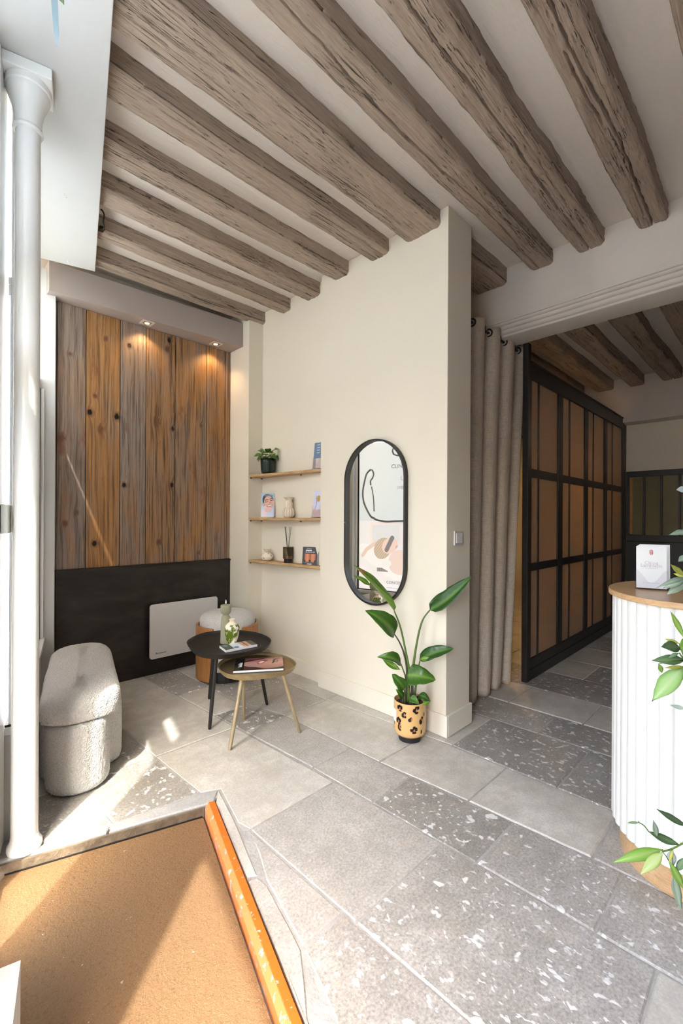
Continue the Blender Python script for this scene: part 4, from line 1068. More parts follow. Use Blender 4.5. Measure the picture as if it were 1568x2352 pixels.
def f_smile(u, v):
    c = (.66, .78, .87)
    if v < .45: c = mixc((.86, .88, .93), (.72, .80, .88), v * 2)
    if el(u, v, .55, .68, .46, .29, -.15) < 1: c = (.18, .13, .12)
    if el(u, v, .60, .90, .35, .05) < 1: c = (.45, .52, .58)
    if el(u, v, .62, .62, .40, .26, -.12) < 1: c = mixc((.90, .70, .62), (.82, .58, .50), max(0, (u - .5)))
    if el(u, v, .28, .20, .20, .30, -.4) < 1: c = (.93, .82, .80)
    if el(u, v, .55, .30, .30, .10, .1) < 1: c = (.92, .76, .72)
    for a, b in (((.30, .64), (.52, .655)), ((.72, .70), (.92, .735))):
        if segd(u, v, [a, ((a[0] + b[0]) / 2, a[1] - .008), b]) < .014: c = (.25, .16, .14)
    for a, b in (((.28, .70), (.55, .725)), ((.70, .755), (.93, .785))):
        if segd(u, v, [a, ((a[0] + b[0]) / 2, a[1] + .03), b]) < .016: c = (.30, .20, .17)
    if el(u, v, .70, .60, .06, .03) < 1: c = (.78, .52, .46)
    if el(u, v, .66, .485, .24, .045, .12) < 1: c = (.72, .36, .34)
    if el(u, v, .67, .487, .19, .026, .12) < 1: c = (.97, .96, .95)
    if u < .26 and .50 < v < .58: c = (.88, .68, .60)
    return c
z1 = SZ[1]
th, o, U, V, nf = stand('leaflet_holder', (2.315, 3.232), R(232), z1, 'clear holder with a smiling woman leaflet on the middle shelf')
leaflets(o, U, V, nf, 3, f_smile, ['front leaflet showing a laughing woman in the clear holder', 'second leaflet just behind the laughing woman leaflet', 'rearmost leaflet behind the laughing woman leaflet'], 'leaflets in the middle shelf holder')
def f_blue(u, v):
    c = (.42, .52, .64)
    if v < .38: c = (.82, .77, .74) if u > .3 else (.62, .60, .58)
    if v > .5 and int(v * 40) % 4 == 0 and .3 < u < .7: c = (.85, .88, .92)
    return c
th, o, U, V, nf = stand('leaflet_holder', (2.350, 2.628), R(180), SZ[0], 'clear holder with a blue leaflet at the right end of the top shelf', wid=.10, tilt=.11)
leaflets(o, U, V, nf, 2, f_blue, ['blue leaflet in the clear holder on the top shelf', 'pale leaflet behind the blue one on the top shelf'], 'leaflets in the top shelf holder', 20, 40)
def f_lil(u, v):
    c = (.84, .85, .92)
    if el(u, v, .6, .7, .2, .12) < 1: c = (.75, .62, .35)
    if segd(u, v, [(.2, .2), (.4, .5), (.3, .8)]) < .04: c = (.60, .58, .70)
    if v < .3: c = (.80, .72, .70)
    return c
th, o, U, V, nf = stand('leaflet_holder', (2.350, 2.632), R(180), z1, 'clear holder with lilac leaflets at the right end of the middle shelf', wid=.10, tilt=.11)
leaflets(o, U, V, nf, 2, f_lil, ['lilac leaflet in the clear holder on the middle shelf', 'brown leaflet behind the lilac one on the middle shelf'], 'leaflets in the lilac holder', 20, 40)

# ribbed vase
vx2, vy2 = 2.338, 2.962
rv = thing('ribbed_vase', (vx2, vy2, z1), 'cream ribbed gourd vase with brown lines on the middle shelf', 'vase')
pf_ = catmull([Vector((a, b, 0)) for a, b in [(.030, .001), (.044, .012), (.050, .034), (.048, .060), (.038, .078), (.032, .088), (.035, .108), (.034, .122), (.026, .140), (.025, .148), (.034, .160), (.044, .168), (.043, .170), (.030, .162)]], 4, False)
g = G(); g.lathe([(p.x, p.y + z1) for p in pf_], vx2, vy2, 144, lambda a, z: -.05 + .07 * abs(math.sin(a * 6)) ** .6, cap1=False)
def rvc(p):
    a = math.atan2(p.y - vy2, p.x - vx2); return lin((.62, .42, .26)) if abs(math.sin(a * 6)) < .13 else lin((.90, .84, .76))
g.build('body', M['glaze'], rv, smooth='all', cols=[rvc(p) for p in g.v])
# spotted vase
vx3, vy3, z2 = 2.318, 3.238, SZ[2]
sv = thing('spotted_vase', (vx3, vy3, z2), 'small squat cream vase with orange spots on the lowest shelf', 'vase')
pf_ = catmull([Vector((a, b, 0)) for a, b in [(.030, .001), (.042, .010), (.052, .032), (.050, .046), (.036, .062), (.020, .072), (.019, .080), (.028, .094), (.034, .100), (.033, .101), (.016, .090)]], 5, False)
g = G(); g.lathe([(p.x, p.y + z2) for p in pf_], vx3, vy3, 90, lambda a, z: .02 * noise.noise((math.cos(a) * 3, math.sin(a) * 3, z * 60)), cap1=False)
SP = [(R(200 + 40 * i + (17 if i % 2 else 0)), .024 + .022 * ((i * 2) % 3)) for i in range(9)] + [(R(215), .076), (R(260), .078)]
def svc(p):
    a = math.atan2(p.y - vy3, p.x - vx3) % (2 * math.pi)
    for A, Z in SP:
        d = (a - A + math.pi) % (2 * math.pi) - math.pi
        if (d * .048 / .0075) ** 2 + ((p.z - z2 - Z) / .0075) ** 2 < 1: return lin((.85, .62, .38))
    return lin((.93, .89, .83))
g.build('body', M['glaze'], sv, smooth='all', cols=[svc(p) for p in g.v])
# reed diffuser
dx_, dy_ = 2.338, 2.968
df = thing('reed_diffuser', (dx_, dy_, z2), 'smoky glass reed diffuser with amber oil on the lowest shelf', 'diffuser')
G().lathe([(.032, z2 + .0008), (.034, z2 + .003), (.034, z2 + .030), (.036, z2 + .034)], dx_, dy_, 32).build('base', M['black_metal'], df, smooth=True)
G().lathe([(.0385, z2 + .0345), (.0385, z2 + .056)], dx_, dy_, 40).build('oil', M['amber'], df, smooth=True)
G().lathe([(.0425, z2 + .0345), (.0425, z2 + .128), (.0405, z2 + .128), (.0405, z2 + .036)], dx_, dy_, 96, lambda a, z: .015 * math.cos(a * 20), cap0=False, cap1=False).build('glass', M['smoke_glass'], df, smooth='all')
G().lathe([(.0430, z2 + .1282), (.0430, z2 + .131), (.010, z2 + .131), (.010, z2 + .1282)], dx_, dy_, 40).build('lid', M['black_metal'], df)
cam_r = Vector((.7071, -.7071, 0))
for sh in (-.028, -.024, -.019, .012, .024):
    G().tube([Vector((dx_, dy_, z2 + .06)) , Vector((dx_, dy_, z2 + .30)) + cam_r * sh + Vector((.3, .3, 0)) * (sh * .3)], .0016, 6).build('reed', M['black_metal'], df)
# tent card
tc = thing('display_card', (2.345, 2.70, z2), 'dark grey tent card with a skin photo on the lowest shelf', 'card')
nrm = Vector((-.80, -.60, 0)); ux = Vector((-nrm.y, nrm.x, 0)) * 1.0
def f_card(u, v):
    c = (.27, .27, .31)
    if .16 < u < .88 and .16 < v < .62:
        c = mixc((.86, .56, .40), (.70, .40, .27), min(1, abs(abs(u - .52) - .18) * 4))
        if abs(u - .52) < .03: c = (.50, .27, .18)
        if v < .26 and (el(u, v, .52, .22, .07, .05) < 1 or u < .22 or u > .82): c = (.22, .13, .11)
    if .22 < u < .62 and .775 < v < .83: c = (.92, .92, .94)
    if .25 < u < .60 and .88 < v < .91: c = (.75, .75, .80)
    if .20 < u < .85 and (.68 < v < .705 or .725 < v < .75) and int(u * 30) % 5: c = (.80, .80, .84)
    if .18 < u < .80 and .105 < v < .125 and int(u * 40) % 4: c = (.62, .62, .68)
    if .35 < u < .65 and .015 < v < .05: c = (.92, .92, .94)
    return c
cu0 = Vector((2.331, 2.778, z2 + .001)); cU = Vector((.040, -.100, 0)) * 1.22
cV = Vector((.018, .008, .140))
slabbox('front_panel', cu0, cU, cV, Vector((.003, .0015, 0)), 'dark_ink', tc)
nfc = cU.cross(cV).normalized()
if nfc.x > 0: nfc = -nfc
printed('print', cu0 + nfc * .0009, cU, cV, 48, 64, f_card, tc)
slabbox('side_flap', cu0 + cU, Vector((-.004, -.020, 0)), cV * .96, Vector((.002, 0, 0)), 'grey_ink', tc)
slabbox('base_flap', cu0 + Vector((.004, .003, 0)), cU * .9, Vector((.008, .003, 0)), Vector((0, 0, .0015)), 'dark_ink', tc)

# ------------------------------------------------------------------ potted bird of paradise
px0, py0 = 2.165, 1.585
fw = (px0 + py0) * r2
pt = thing('potted_plant', (px0, py0, 0), 'potted bird of paradise plant in a leopard print pot by the mirror wall', 'plant')
G().lathe([(.064, .0006), (.065, .004), (.064, .030), (.060, .034)], px0, py0, 48).build('pot_foot', M['black_metal'], pt, smooth=True)
prof = [(.055, .032), (.078, .036), (.088, .046), (.0925, .062), (.0935, .10), (.094, .14), (.094, .18), (.094, .215), (.0935, .233), (.091, .2345), (.089, .232), (.088, .20)]
pr2 = []
for (a, b), (c, d) in zip(prof[:-1], prof[1:]):
    m_ = max(1, int(math.hypot(c - a, d - b) / .0028))
    pr2 += [(a + (c - a) * i / m_, b + (d - b) * i / m_) for i in range(m_)]
pr2.append(prof[-1])
g = G(); g.lathe(pr2, px0, py0, 210, cap1=False)
camdir = math.atan2(-py0, -px0)
SPOTS = []      # (right offset, z, lobes) measured on the side facing the camera
def rosette(h, z, lobes, core): SPOTS.append((h, z, lobes, core))
rosette(-.058, .205, [(-.012, .002, .008, .012), (.0, .011, .009, .009), (.010, .006, .009, .013), (.004, -.013, .010, .006)], (.001, -.002))
rosette(-.036, .172, [(.006, .012, .011, .008), (-.003, -.003, .011, .013), (.010, -.008, .007, .009)], (.006, .002))
rosette(.038, .205, [(-.013, -.003, .010, .011), (-.002, .012, .009, .009), (.009, .011, .009, .011), (.0, -.016, .012, .008)], (.001, .0))
rosette(.004, .152, [(-.004, -.004, .010, .011), (.003, .006, .007, .007)], (.006, .0))
rosette(.064, .140, [(-.002, -.006, .012, .016), (.007, .012, .008, .010)], (.004, .006))
rosette(-.064, .130, [(-.012, .0, .008, .014), (.0, .012, .010, .011), (.010, .004, .008, .012), (.004, -.014, .010, .007)], (.0, -.004))
rosette(-.060, .094, [(-.004, .0, .010, .016), (.008, .006, .005, .008), (.004, -.012, .008, .008)], (.004, .002))
rosette(.026, .090, [(-.014, .0, .011, .010), (.0, .013, .010, .011), (.011, .005, .009, .012), (.0, -.014, .013, .008)], (.0, -.002))
rosette(.066, .075, [(.0, .0, .006, .012)], None); rosette(.080, .17, [(.0, .0, .006, .011)], None); rosette(-.090, .10, [(0, 0, .006, .010)], None); rosette(-.085, .165, [(0, 0, .006, .010)], None); rosette(-.093, .22, [(0, 0, .008, .016)], None)
def potc(p):
    a = (math.atan2(p.y - py0, p.x - px0) - camdir + math.pi) % (2 * math.pi) - math.pi
    if p.z > .2338 or math.hypot(p.x - px0, p.y - py0) < .0875: return lin((.80, .62, .40))
    for back in (0, 1):
        aa = a if not back else (a + 2 * math.pi) % (2 * math.pi) - math.pi
        if back: 
            if abs(aa) > 1.9: continue
        elif abs(a) > 1.65: continue
        s_ = aa * .094
        for h, z, lobes, core in SPOTS:
            H0 = math.asin(max(-.99, min(.99, h / .094))) * .094
            u, v_ = s_ - H0, p.z - z
            if abs(u) > .04 or abs(v_) > .04: continue
            if core and ((u - core[0]) / .0042) ** 2 + ((v_ - core[1]) / .0085) ** 2 < 1: return lin((.80, .46, .28))
            for (a_, b_, ra, rb) in lobes:
                if ((u - a_) / ra) ** 2 + ((v_ - b_) / rb) ** 2 < 1: return lin((.075, .060, .055))
    return lin((.86, .69, .46))
g.build('pot', M['glaze'], pt, smooth='all', cols=[potc(p) for p in g.v])
G().lathe([(.0875, .205), (.05, .213), (.01, .216)], px0, py0, 32).build('soil', M['soil'], pt)
# paper tag stuck on the left of the pot
g = G(); rr = []
for i in range(9):
    a = camdir - R(82) + R(26) * i / 8
    rr.append([Vector((px0 + r * math.cos(a), py0 + r * math.sin(a), z)) for r, z in ((.0946, .115), (.0946, .185), (.0952, .185), (.0952, .115))])
g.rings(rr).build('paper_tag', M['paper'], pt)
def A_(x, y, d=0.0): return atf(x, y, fw + d)
def stalk(pts, rad, m='stem'):
    G().tube(catmull(pts, 5, False), [rad[0] + (rad[1] - rad[0]) * i / ((len(pts) - 1) * 5) for i in range((len(pts) - 1) * 5 + 1)], 8).build('stem', M[m], pt, smooth='all')
SO = Vector((px0, py0, .21))
vd = Vector((-r2, -r2, .12)); up = Vector((0, 0, 1)); rt = Vector((r2, -r2, 0))
stalk([SO + rt * -.015, A_(939, 1545), A_(932, 1500), A_(919, 1440), A_(905, 1403)], (.009, .004))
stalk([SO + rt * .01, A_(948, 1540), A_(958, 1470), A_(970, 1425), A_(987, 1401)], (.009, .004))
stalk([SO + rt * -.02, A_(934, 1540), A_(927, 1500), A_(917, 1475), A_(906, 1457)], (.007, .0035), 'stem_dark')
stalk([SO + rt * -.03, A_(931, 1560), A_(926, 1540), A_(920, 1524)], (.006, .003))
stalk([SO + rt * -.028 + vd * .02, A_(931, 1600, -.05), A_(927, 1583, -.07)], (.005, .003), 'stem_dark')
stalk([SO + vd * .02, A_(939, 1590, -.03), A_(935, 1553, -.10)], (.008, .004))
stalk([SO + rt * .025, A_(955, 1570), A_(958, 1545), A_(965, 1514)], (.008, .0035), 'stem')
stalk([SO + rt * .012 + vd * .012, A_(946, 1580, -.03), A_(947, 1548, -.04)], (.012, .006), 'stem_dark')
stalk([SO + rt * .04 + vd * .02, A_(961, 1596, -.03)], (.004, .002)); stalk([SO + rt * .01 + vd * .04, A_(943, 1601, -.06)], (.004, .002)); stalk([SO + rt * -.045, A_(925, 1602)], (.003, .002))
GR = dict(col=(.055, .15, .016), mid=(.20, .36, .06)); GL = dict(col=(.13, .27, .022), mid=(.34, .50, .10)); GD = dict(col=(.032, .105, .016), mid=(.16, .30, .06))
leaf(pt, A_(905, 1403), A_(811, 1298, -.06), .125, rt * .7 + up * .6 + vd * .1, bend=.02, fold=.62, shape='oval', ny=16, brown=.80, **GL)
leaf(pt, A_(850, 1345, -.03), A_(812, 1322, -.05), .040, up * .8 + vd * .8, bend=.05, fold=.2, **GL)
leaf(pt, A_(987, 1401), A_(1082, 1324, -.05), .112, up * .55 + vd * .75 - rt * .4, bend=-.10, fold=.45, shape='oval', twist=.6, ny=16, **GD)
leaf(pt, A_(906, 1457), A_(838, 1402, -.08), .125, vd * 1.0 + up * .55 + rt * .25, bend=.14, fold=.35, shape='oval', ny=14, **GR)
leaf(pt, A_(846, 1408, -.07), A_(862, 1404, -.06), .030, vd + up * .3, bend=.1, fold=.2, **GL)
leaf(pt, A_(920, 1526), A_(866, 1509, -.03), .085, up * .7 + vd * .75 - rt * .1, bend=.22, fold=.5, shape='oval', ny=14, **GR)
leaf(pt, A_(919, 1538, .0), A_(878, 1514, .02), .040, up * .4 + vd * .8, bend=-.12, fold=.3, **GL)
leaf(pt, A_(928, 1583, -.07), A_(900, 1548, -.10), .082, vd + up * .5, bend=.10, fold=.2, shape='heart', **GR)
leaf(pt, A_(926, 1602), A_(909, 1583, -.02), .040, vd + up * .5, bend=.12, fold=.2, shape='oval', **GR)
leaf(pt, A_(935, 1550, -.10), A_(1000, 1562, -.14), .132, vd * 1.0 + up * .65, bend=.10, fold=.16, shape='heart', ny=16, nx=8, **GR)
leaf(pt, A_(963, 1516, .02), A_(1041, 1489, -.03), .090, up * .75 + vd * .75, bend=.10, fold=.3, shape='oval', twist=-.8, ny=14, **GD)
leaf(pt, A_(964, 1515, .0), A_(992, 1512, -.03), .030, vd + up * .6, bend=.1, fold=.2, **GL)
leaf(pt, A_(961, 1597, -.03), A_(987, 1611, -.06), .050, vd + up * .8, bend=.25, fold=.2, shape='oval', **GD)
leaf(pt, A_(968, 1619, -.07), A_(989, 1609, -.05), .026, vd + up * .5, bend=.08, fold=.2, **GL)
leaf(pt, A_(942, 1601, -.06), A_(962, 1617, -.09), .052, vd + up * .5, bend=.12, fold=.2, shape='heart', **GR)

# ------------------------------------------------------------------ curtain and rod
ro = thing('curtain_rod', (3.05, 1.60, 2.64), 'black curtain rod carrying the linen curtain', 'rod')
YR, ZR = 1.60, 2.690
G().tube([(2.615, YR, ZR), (3.72, YR, ZR)], .010, 12).build('pole', M['black_metal'], ro, smooth=True)
G().lathe([(.018, 0), (.018, .012)], 0, 0, 16)
cu_ = thing('curtain', (3.05, YR, .02), 'oatmeal linen eyelet curtain hanging across the passage', 'curtain')
XC0, XC1 = 2.66, 3.70; PER = .25
PH0 = 3.03
def cw(u, v):
    x1 = 3.43 + (XC1 - 3.43) * v
    x = XC0 + (x1 - XC0) * u; xt = XC0 + (XC1 - XC0) * u; ph = 2 * math.pi * (xt - PH0) / PER
    amp = .050 + .012 * noise.noise((xt * 4, v * 2, 0)) * (1 - v)
    yy = YR + amp * math.tanh(1.5 * math.sin(ph)) / .905 - .006 * (1 - v) * math.sin(ph * .5)
    xx = x + .014 * math.cos(ph) * (1 - .3 * v) + .010 * (1 - v) * noise.noise((xt * 3, v * 3, 8))
    z = .022 + .012 * math.sin(ph + 1) + v * (2.740 - .022)
    return (xx, yy, z)
g = G(); g.grid(240, 60, cw); o = g.build('cloth', M['linen'], cu_, smooth='all', recalc=False)
so_ = o.modifiers.new('thick', 'SOLIDIFY'); so_.thickness = .002
k = -2
while True:
    xe = PH0 + PER * k / 2; k += 1
    if xe < XC0 + .02: continue
    if xe > XC1 - .01: break
    sgn = 1 if k % 2 else -1
    c0 = Vector((xe + .014 * sgn * .7, YR, ZR)); tdir = Vector((.12, .99 * sgn, 0)).normalized()
    ring = []
    for i in range(25):
        a = 2 * math.pi * i / 24; ring.append(c0 + tdir * (.026 * math.cos(a)) + Vector((0, 0, .026 * math.sin(a))))
    G().tube(ring, .0065, 8, False).build('eyelet', M['black_metal'], cu_, smooth='all')

# ------------------------------------------------------------------ glazed partition
def bars(name, boxes, m, parent, bevel=.002):
    for b in boxes: G().box(*b).build(name, m, parent, bevel=bevel)
gp = thing('glazed_partition', (5.0, 1.49, 0), 'black framed partition of tall frosted panes beside the passage', 'partition')
Y0, Y1 = 1.470, 1.512
bars('post', [(3.553, 3.606, Y0 - .001, Y1 + .002, .001, 2.698)], M['black_wood'], gp); bars('post', [(6.50, 6.56, Y0, Y1, .001, 2.49)], M['black_wood'], gp)
ST = [(3.608, 3.640), (4.228, 4.345), (4.965, 5.075), (5.648, 5.76), (6.40, 6.498)]
MU = [3.802, 4.545, 5.272, 5.992]
bars('base_rail', [(3.608, 6.498, Y0 + .002, Y1, .001, .088), (3.608, 6.498, Y0 + .008, Y1 - .004, .089, .17)], M['black_wood'], gp)
bars('top_rail', [(3.608, 6.498, Y0 + .002, Y1, 2.43, 2.552)], M['black_wood'], gp)
bars('top_cap', [(3.608, 6.498, Y0 - .008, Y1 + .008, 2.553, 2.566)], M['black_wood'], gp)
bars('stile', [(a, b, Y0 + .005, Y1 - .003, .171, 2.429) for a, b in ST], M['black_wood'], gp)
ZR_ = [(.171, .878), (.942, 1.638), (1.708, 2.429)]
for (a, b), mu in zip(zip([s[1] for s in ST[:-1]], [s[0] for s in ST[1:]]), MU):
    bars('rail', [(a + .0005, b - .0005, Y0 + .006, Y1 - .004, .879, .941), (a + .0005, b - .0005, Y0 + .006, Y1 - .004, 1.639, 1.707)], M['black_wood'], gp)
    for z0, z1_ in ZR_:
        bars('muntin', [(mu - .016, mu + .016, Y0 + .012, Y1 - .012, z0, z1_)], M['black_wood'], gp)
        for x0, x1 in ((a, mu - .016), (mu + .016, b)):
            G().box(x0 + .001, x1 - .001, 1.488, 1.494, z0 + .001, z1_ - .001).build('pane', M['pane'], gp)
bars('joint_line', [(3.6062, 3.6078, Y0 + .004, Y0 + .02, .001, .10), (3.6062, 3.6078, Y0 + .004, Y0 + .02, 2.44, 2.54)], M['satin'], gp, 0)
# far partition
fp = thing('glazed_partition', (6.59, .3, 0), 'distant black partition with olive frosted panes on the back wall', 'partition')
XF = 6.585
bars('head', [(XF - .02, 6.619, -1.2, 1.47, 1.835, 1.905)], M['black_wood'], fp); bars('sill', [(XF - .02, 6.619, -1.2, 1.47, 1.03, 1.11)], M['black_wood'], fp)
YB = [1.452, 1.28, 1.105, .925, .75, .57, .39, .21, .03, -.15, -.33, -.51, -.69, -.87, -1.05]
bars('jamb', [(XF - .02, 6.619, 1.436, 1.47, 1.111, 1.834)], M['black_wood'], fp)
for a, b in zip(YB[:-1], YB[1:]):
    bars('muntin', [(XF - .015, 6.619, b - .012, b + .012, 1.111, 1.834)], M['black_wood'], fp)
    G().box(XF, XF + .006, b + .013, (a - .013 if a < 1.44 else 1.435), 1.112, 1.833).build('pane', M['pane_green'], fp)
for a, b in ((1.47, .84), (.838, .2), (.198, -.44), (-.442, -1.2)):
    G().box(XF - .018, 6.619, b, a, .001, 1.029).build('lower_panel', M['black_wood'], fp, bevel=.004)
G().box(XF - .012, XF - .002, 1.400, 1.434, 1.12, 1.83).build('wood_edge', M['teak'], fp)
# lamps of the rooms behind (unseen fittings, added for their warm light)
def pendant(loc, label, e, col=(1, .66, .36), r=.09):
    p = thing('unseen_lamp', loc, label, 'lamp', 'unseen lamps in the back rooms')
    G().lathe([(.002, loc[2] - r)] + [(r * math.sin(math.pi * i / 12), loc[2] - r * math.cos(math.pi * i / 12)) for i in range(1, 12)] + [(.002, loc[2] + r)], loc[0], loc[1], 20).build('globe', M['frost'], p, smooth='all')
    G().tube([(loc[0], loc[1], loc[2] + .18), (loc[0], loc[1], 3.05)], .004, 6).build('cord', M['black_metal'], p)
    G().lathe([(.015, loc[2] + .19), (.03, loc[2] + .185), (.19, loc[2] + .06), (.19, loc[2] + .055), (.03, loc[2] + .175), (.015, loc[2] + .175)], loc[0], loc[1], 32).build('shade', M['black_metal'], p, smooth=True)  # opaque shade added to keep lamp light off the beams above
    l = bpy.data.lights.new('bulb', 'POINT'); l.energy = e; l.color = col; l.shadow_soft_size = .05
    lo = bpy.data.objects.new('bulb', l); COL.objects.link(lo); lo.parent = p; lo.location = (0, 0, 0)
pendant((4.9, 2.45, 1.75), 'unseen globe lamp hanging in the cabin behind the frosted partition', 520, (1, .56, .24))
pendant((5.3, .2, 2.3), 'unseen globe lamp added to light the passage behind the counter', 3)

# ------------------------------------------------------------------ reception counter
ct = thing('reception_counter', (2.2, -.4, 0), 'curved white fluted reception counter with an oak top', 'counter')
EX, EY, EA, EB = 2.20, .26, .33, .272
def cpath(inset=0.0, ystart=-1.9, n=48):
    a, b = EA - inset, EB - inset
    pts = [(EX - a, ystart)]
    for i in range(n + 1):
        t_ = math.pi - math.pi * i / n; pts.append((EX + a * math.cos(t_), EY + b * math.sin(t_)))
    pts.append((EX + a, ystart)); return pts
def ccw(p): return p if sum(a[0] * b[1] - b[0] * a[1] for a, b in zip(p, p[1:] + p[:1])) > 0 else p[::-1]
ZT = 1.0
G().prism(ccw(cpath(-.012)), ZT, ZT + .022).build('top', M['oak'], ct, bevel=.003)
G().prism(ccw(cpath(.016)), .112, ZT - .0005).build('carcass', M['counter_white'], ct)
G().prism(ccw(cpath(.030)), .0008, .1115).build('plinth', M['oak'], ct)
path = [Vector((*p, 0)) for p in cpath(.014, n=160)]
dens = []
for a, b in zip(path[:-1], path[1:]):
    m_ = max(1, int((b - a).length / .002))
    dens += [a.lerp(b, i / m_) for i in range(m_)]
cum = [0]
for a, b in zip(dens[:-1], dens[1:]): cum.append(cum[-1] + (b - a).length)
FW = .0435; first = None; s_ = FW / 2; idx = 0
while s_ < cum[-1]:
    while cum[idx] < s_ - FW / 2: idx += 1
    j0 = idx; jj = idx
    while jj < len(cum) - 1 and cum[jj] < s_ + FW / 2: jj += 1
    p, q = dens[j0], dens[jj]; mid = (p + q) / 2; d = (q - p)
    if p.y > -1.2:
        rz = math.atan2(d.y, d.x)
        if first is None:
            g = G(); w2 = FW / 2 + .0005; pts = [(-w2, -.004), (w2, -.004)] + [(w2 * math.cos(math.pi * i / 10), .013 * math.sin(math.pi * i / 10) ** .8) for i in range(11)]
            g.prism(pts, .1125, ZT - .0008); first = g.build('flute', M['counter_white'], None, smooth=True); first.parent = ct
            first.location = mid - wloc(ct); first.rotation_euler = (0, 0, rz)
        else: inst(first, ct, mid, rz)
    s_ += FW

# acrylic stand with white leaflets on the counter
ZC = ZT + .0225
def f_none(u, v): return (.95, .95, .97)
c_ = Vector((2.118, .386, 0)); yaw = math.atan2(.386 - .0 - .386, -1)
fu = (Vector((2.131, .337, 0)) - Vector((2.105, .434, 0))).normalized()
yaw = math.atan2(fu.x * 1.0, -fu.y) + math.pi if False else math.atan2(-fu.x * -1, fu.y * 1)
nrm = Vector((fu.y, -fu.x, 0))
if nrm.x > 0: nrm = -nrm
yaw = math.atan2(nrm.y, nrm.x)
th, o, U, V, nf = stand('leaflet_holder', (c_.x, c_.y), yaw, ZC, 'clear holder of white leaflets standing on the reception counter', wid=.100, hgt=.165, tilt=.10, hold=.052)
leaflets(o, U, V, nf, 4, None, ['front white folded leaflet with a pink oval emblem in the counter holder', 'second white leaflet behind the emblem leaflet on the counter', 'third white leaflet behind the emblem leaflet on the counter', 'rearmost white leaflet in the counter holder'], 'white leaflets on the counter')
lfm = [ob_ for ob_ in bpy.data.objects if ob_.name.startswith('leaflet') and ob_.get('label', '').startswith('front white folded')][0]
if U.normalized().cross(V.normalized()).dot(nf) > 0: Ut, o_t = U, o
else: Ut, o_t = -U, o + U
ex = Ut.normalized(); ey = V.normalized()
def tp(u, v): return o_t + Ut * u + V * v + nf * .0008
text('Chloé', .0185, 'rose_grey_ink', lfm, frame_m(tp(.5, .565), ex, ey), align='CENTER')
text('Lammelin', .0185, 'rose_grey_ink', lfm, frame_m(tp(.5, .505), ex, ey), align='CENTER')
text('votre centre de beauté', .0048, 'rose_grey_ink', lfm, frame_m(tp(.5, .47), ex, ey), align='CENTER')
text('La carte des soins', .0075, 'rose_grey_ink', lfm, frame_m(tp(.5, .115), ex, ey), align='CENTER')
oc = tp(.5, .86)
g = G(); ov = [(math.cos(t_), math.sin(t_)) for t_ in [2 * math.pi * i / 28 for i in range(28)]]
ring = [oc + ex * (.0062 * (abs(a) ** .8) * (1 if a > 0 else -1)) + ey * (.0105 * (abs(b) ** .65) * (1 if b > 0 else -1)) for a, b in ov]
g.rings([ring, [p + nf * .0004 for p in ring]]); g.build('emblem', M['pink_ink'], lfm)
text('C', .0095, 'white_ink', lfm, frame_m(oc + ey * .001 + nf * .0008, ex, ey), align='CENTER'); text('L', .0095, 'white_ink', lfm, frame_m(oc - ey * .0075 + nf * .0008, ex, ey), align='CENTER')

# ------------------------------------------------------------------ olive tree at the right of the frame
ot = thing('olive_tree', (1.36, -.02, 0), 'olive tree with slender leaves reaching in front of the counter', 'tree')
FO_ = .95
G().lathe([(.10, .001), (.12, .02), (.14, .26), (.145, .30), (.13, .30), (.125, .26)], 1.36, -.02, 32, cap1=False).build('planter', M['terracotta'], ot, smooth=True)
G().lathe([(.127, .255), (.01, .262)], 1.36, -.02, 24).build('soil', M['soil'], ot)
TRK = [Vector((1.36, -.02, .25)), Vector((1.365, -.01, .6)), Vector((1.35, -.02, .95)), Vector((1.345, -.015, 1.3)), Vector((1.35, -.02, 1.6))]
G().tube(catmull(TRK, 5, False), .013, 10).build('trunk', M['bark'], ot, smooth='all')
def O_(x, y, d=0): return atf(x, y, FO_ + d)
def twig(pts, r=.0016): G().tube(catmull(pts, 4, False), r, 6).build('twig', M['stem'], ot, smooth='all')
twig([TRK[1] + Vector((0, 0, -.05)), O_(1640, 1900), O_(1568, 1937), O_(1542, 1950), O_(1520, 1956)])
twig([TRK[2], O_(1620, 1560), O_(1572, 1516), O_(1560, 1500)]); twig([TRK[3] + Vector((0, 0, -.1)), O_(1620, 1345), O_(1572, 1327)]); twig([TRK[3], O_(1640, 1250), O_(1573, 1222)]); twig([TRK[4], O_(1640, 1130), O_(1573, 1124)])
twig([O_(1490, 1911), O_(1478, 1896), O_(1466, 1889)], .0011)
DK = dict(col=(.105, .19, .075), mid=(.22, .31, .13)); BRT = dict(col=(.20, .37, .05), mid=(.40, .55, .16)); PALE = dict(col=(.40, .47, .36), mid=(.55, .6, .5)); YEL = dict(col=(.45, .45, .06), mid=(.6, .6, .2)); GRY = dict(col=(.25, .33, .23), mid=(.42, .5, .38)); WHT = dict(col=(.60, .68, .66), mid=(.7, .75, .72))
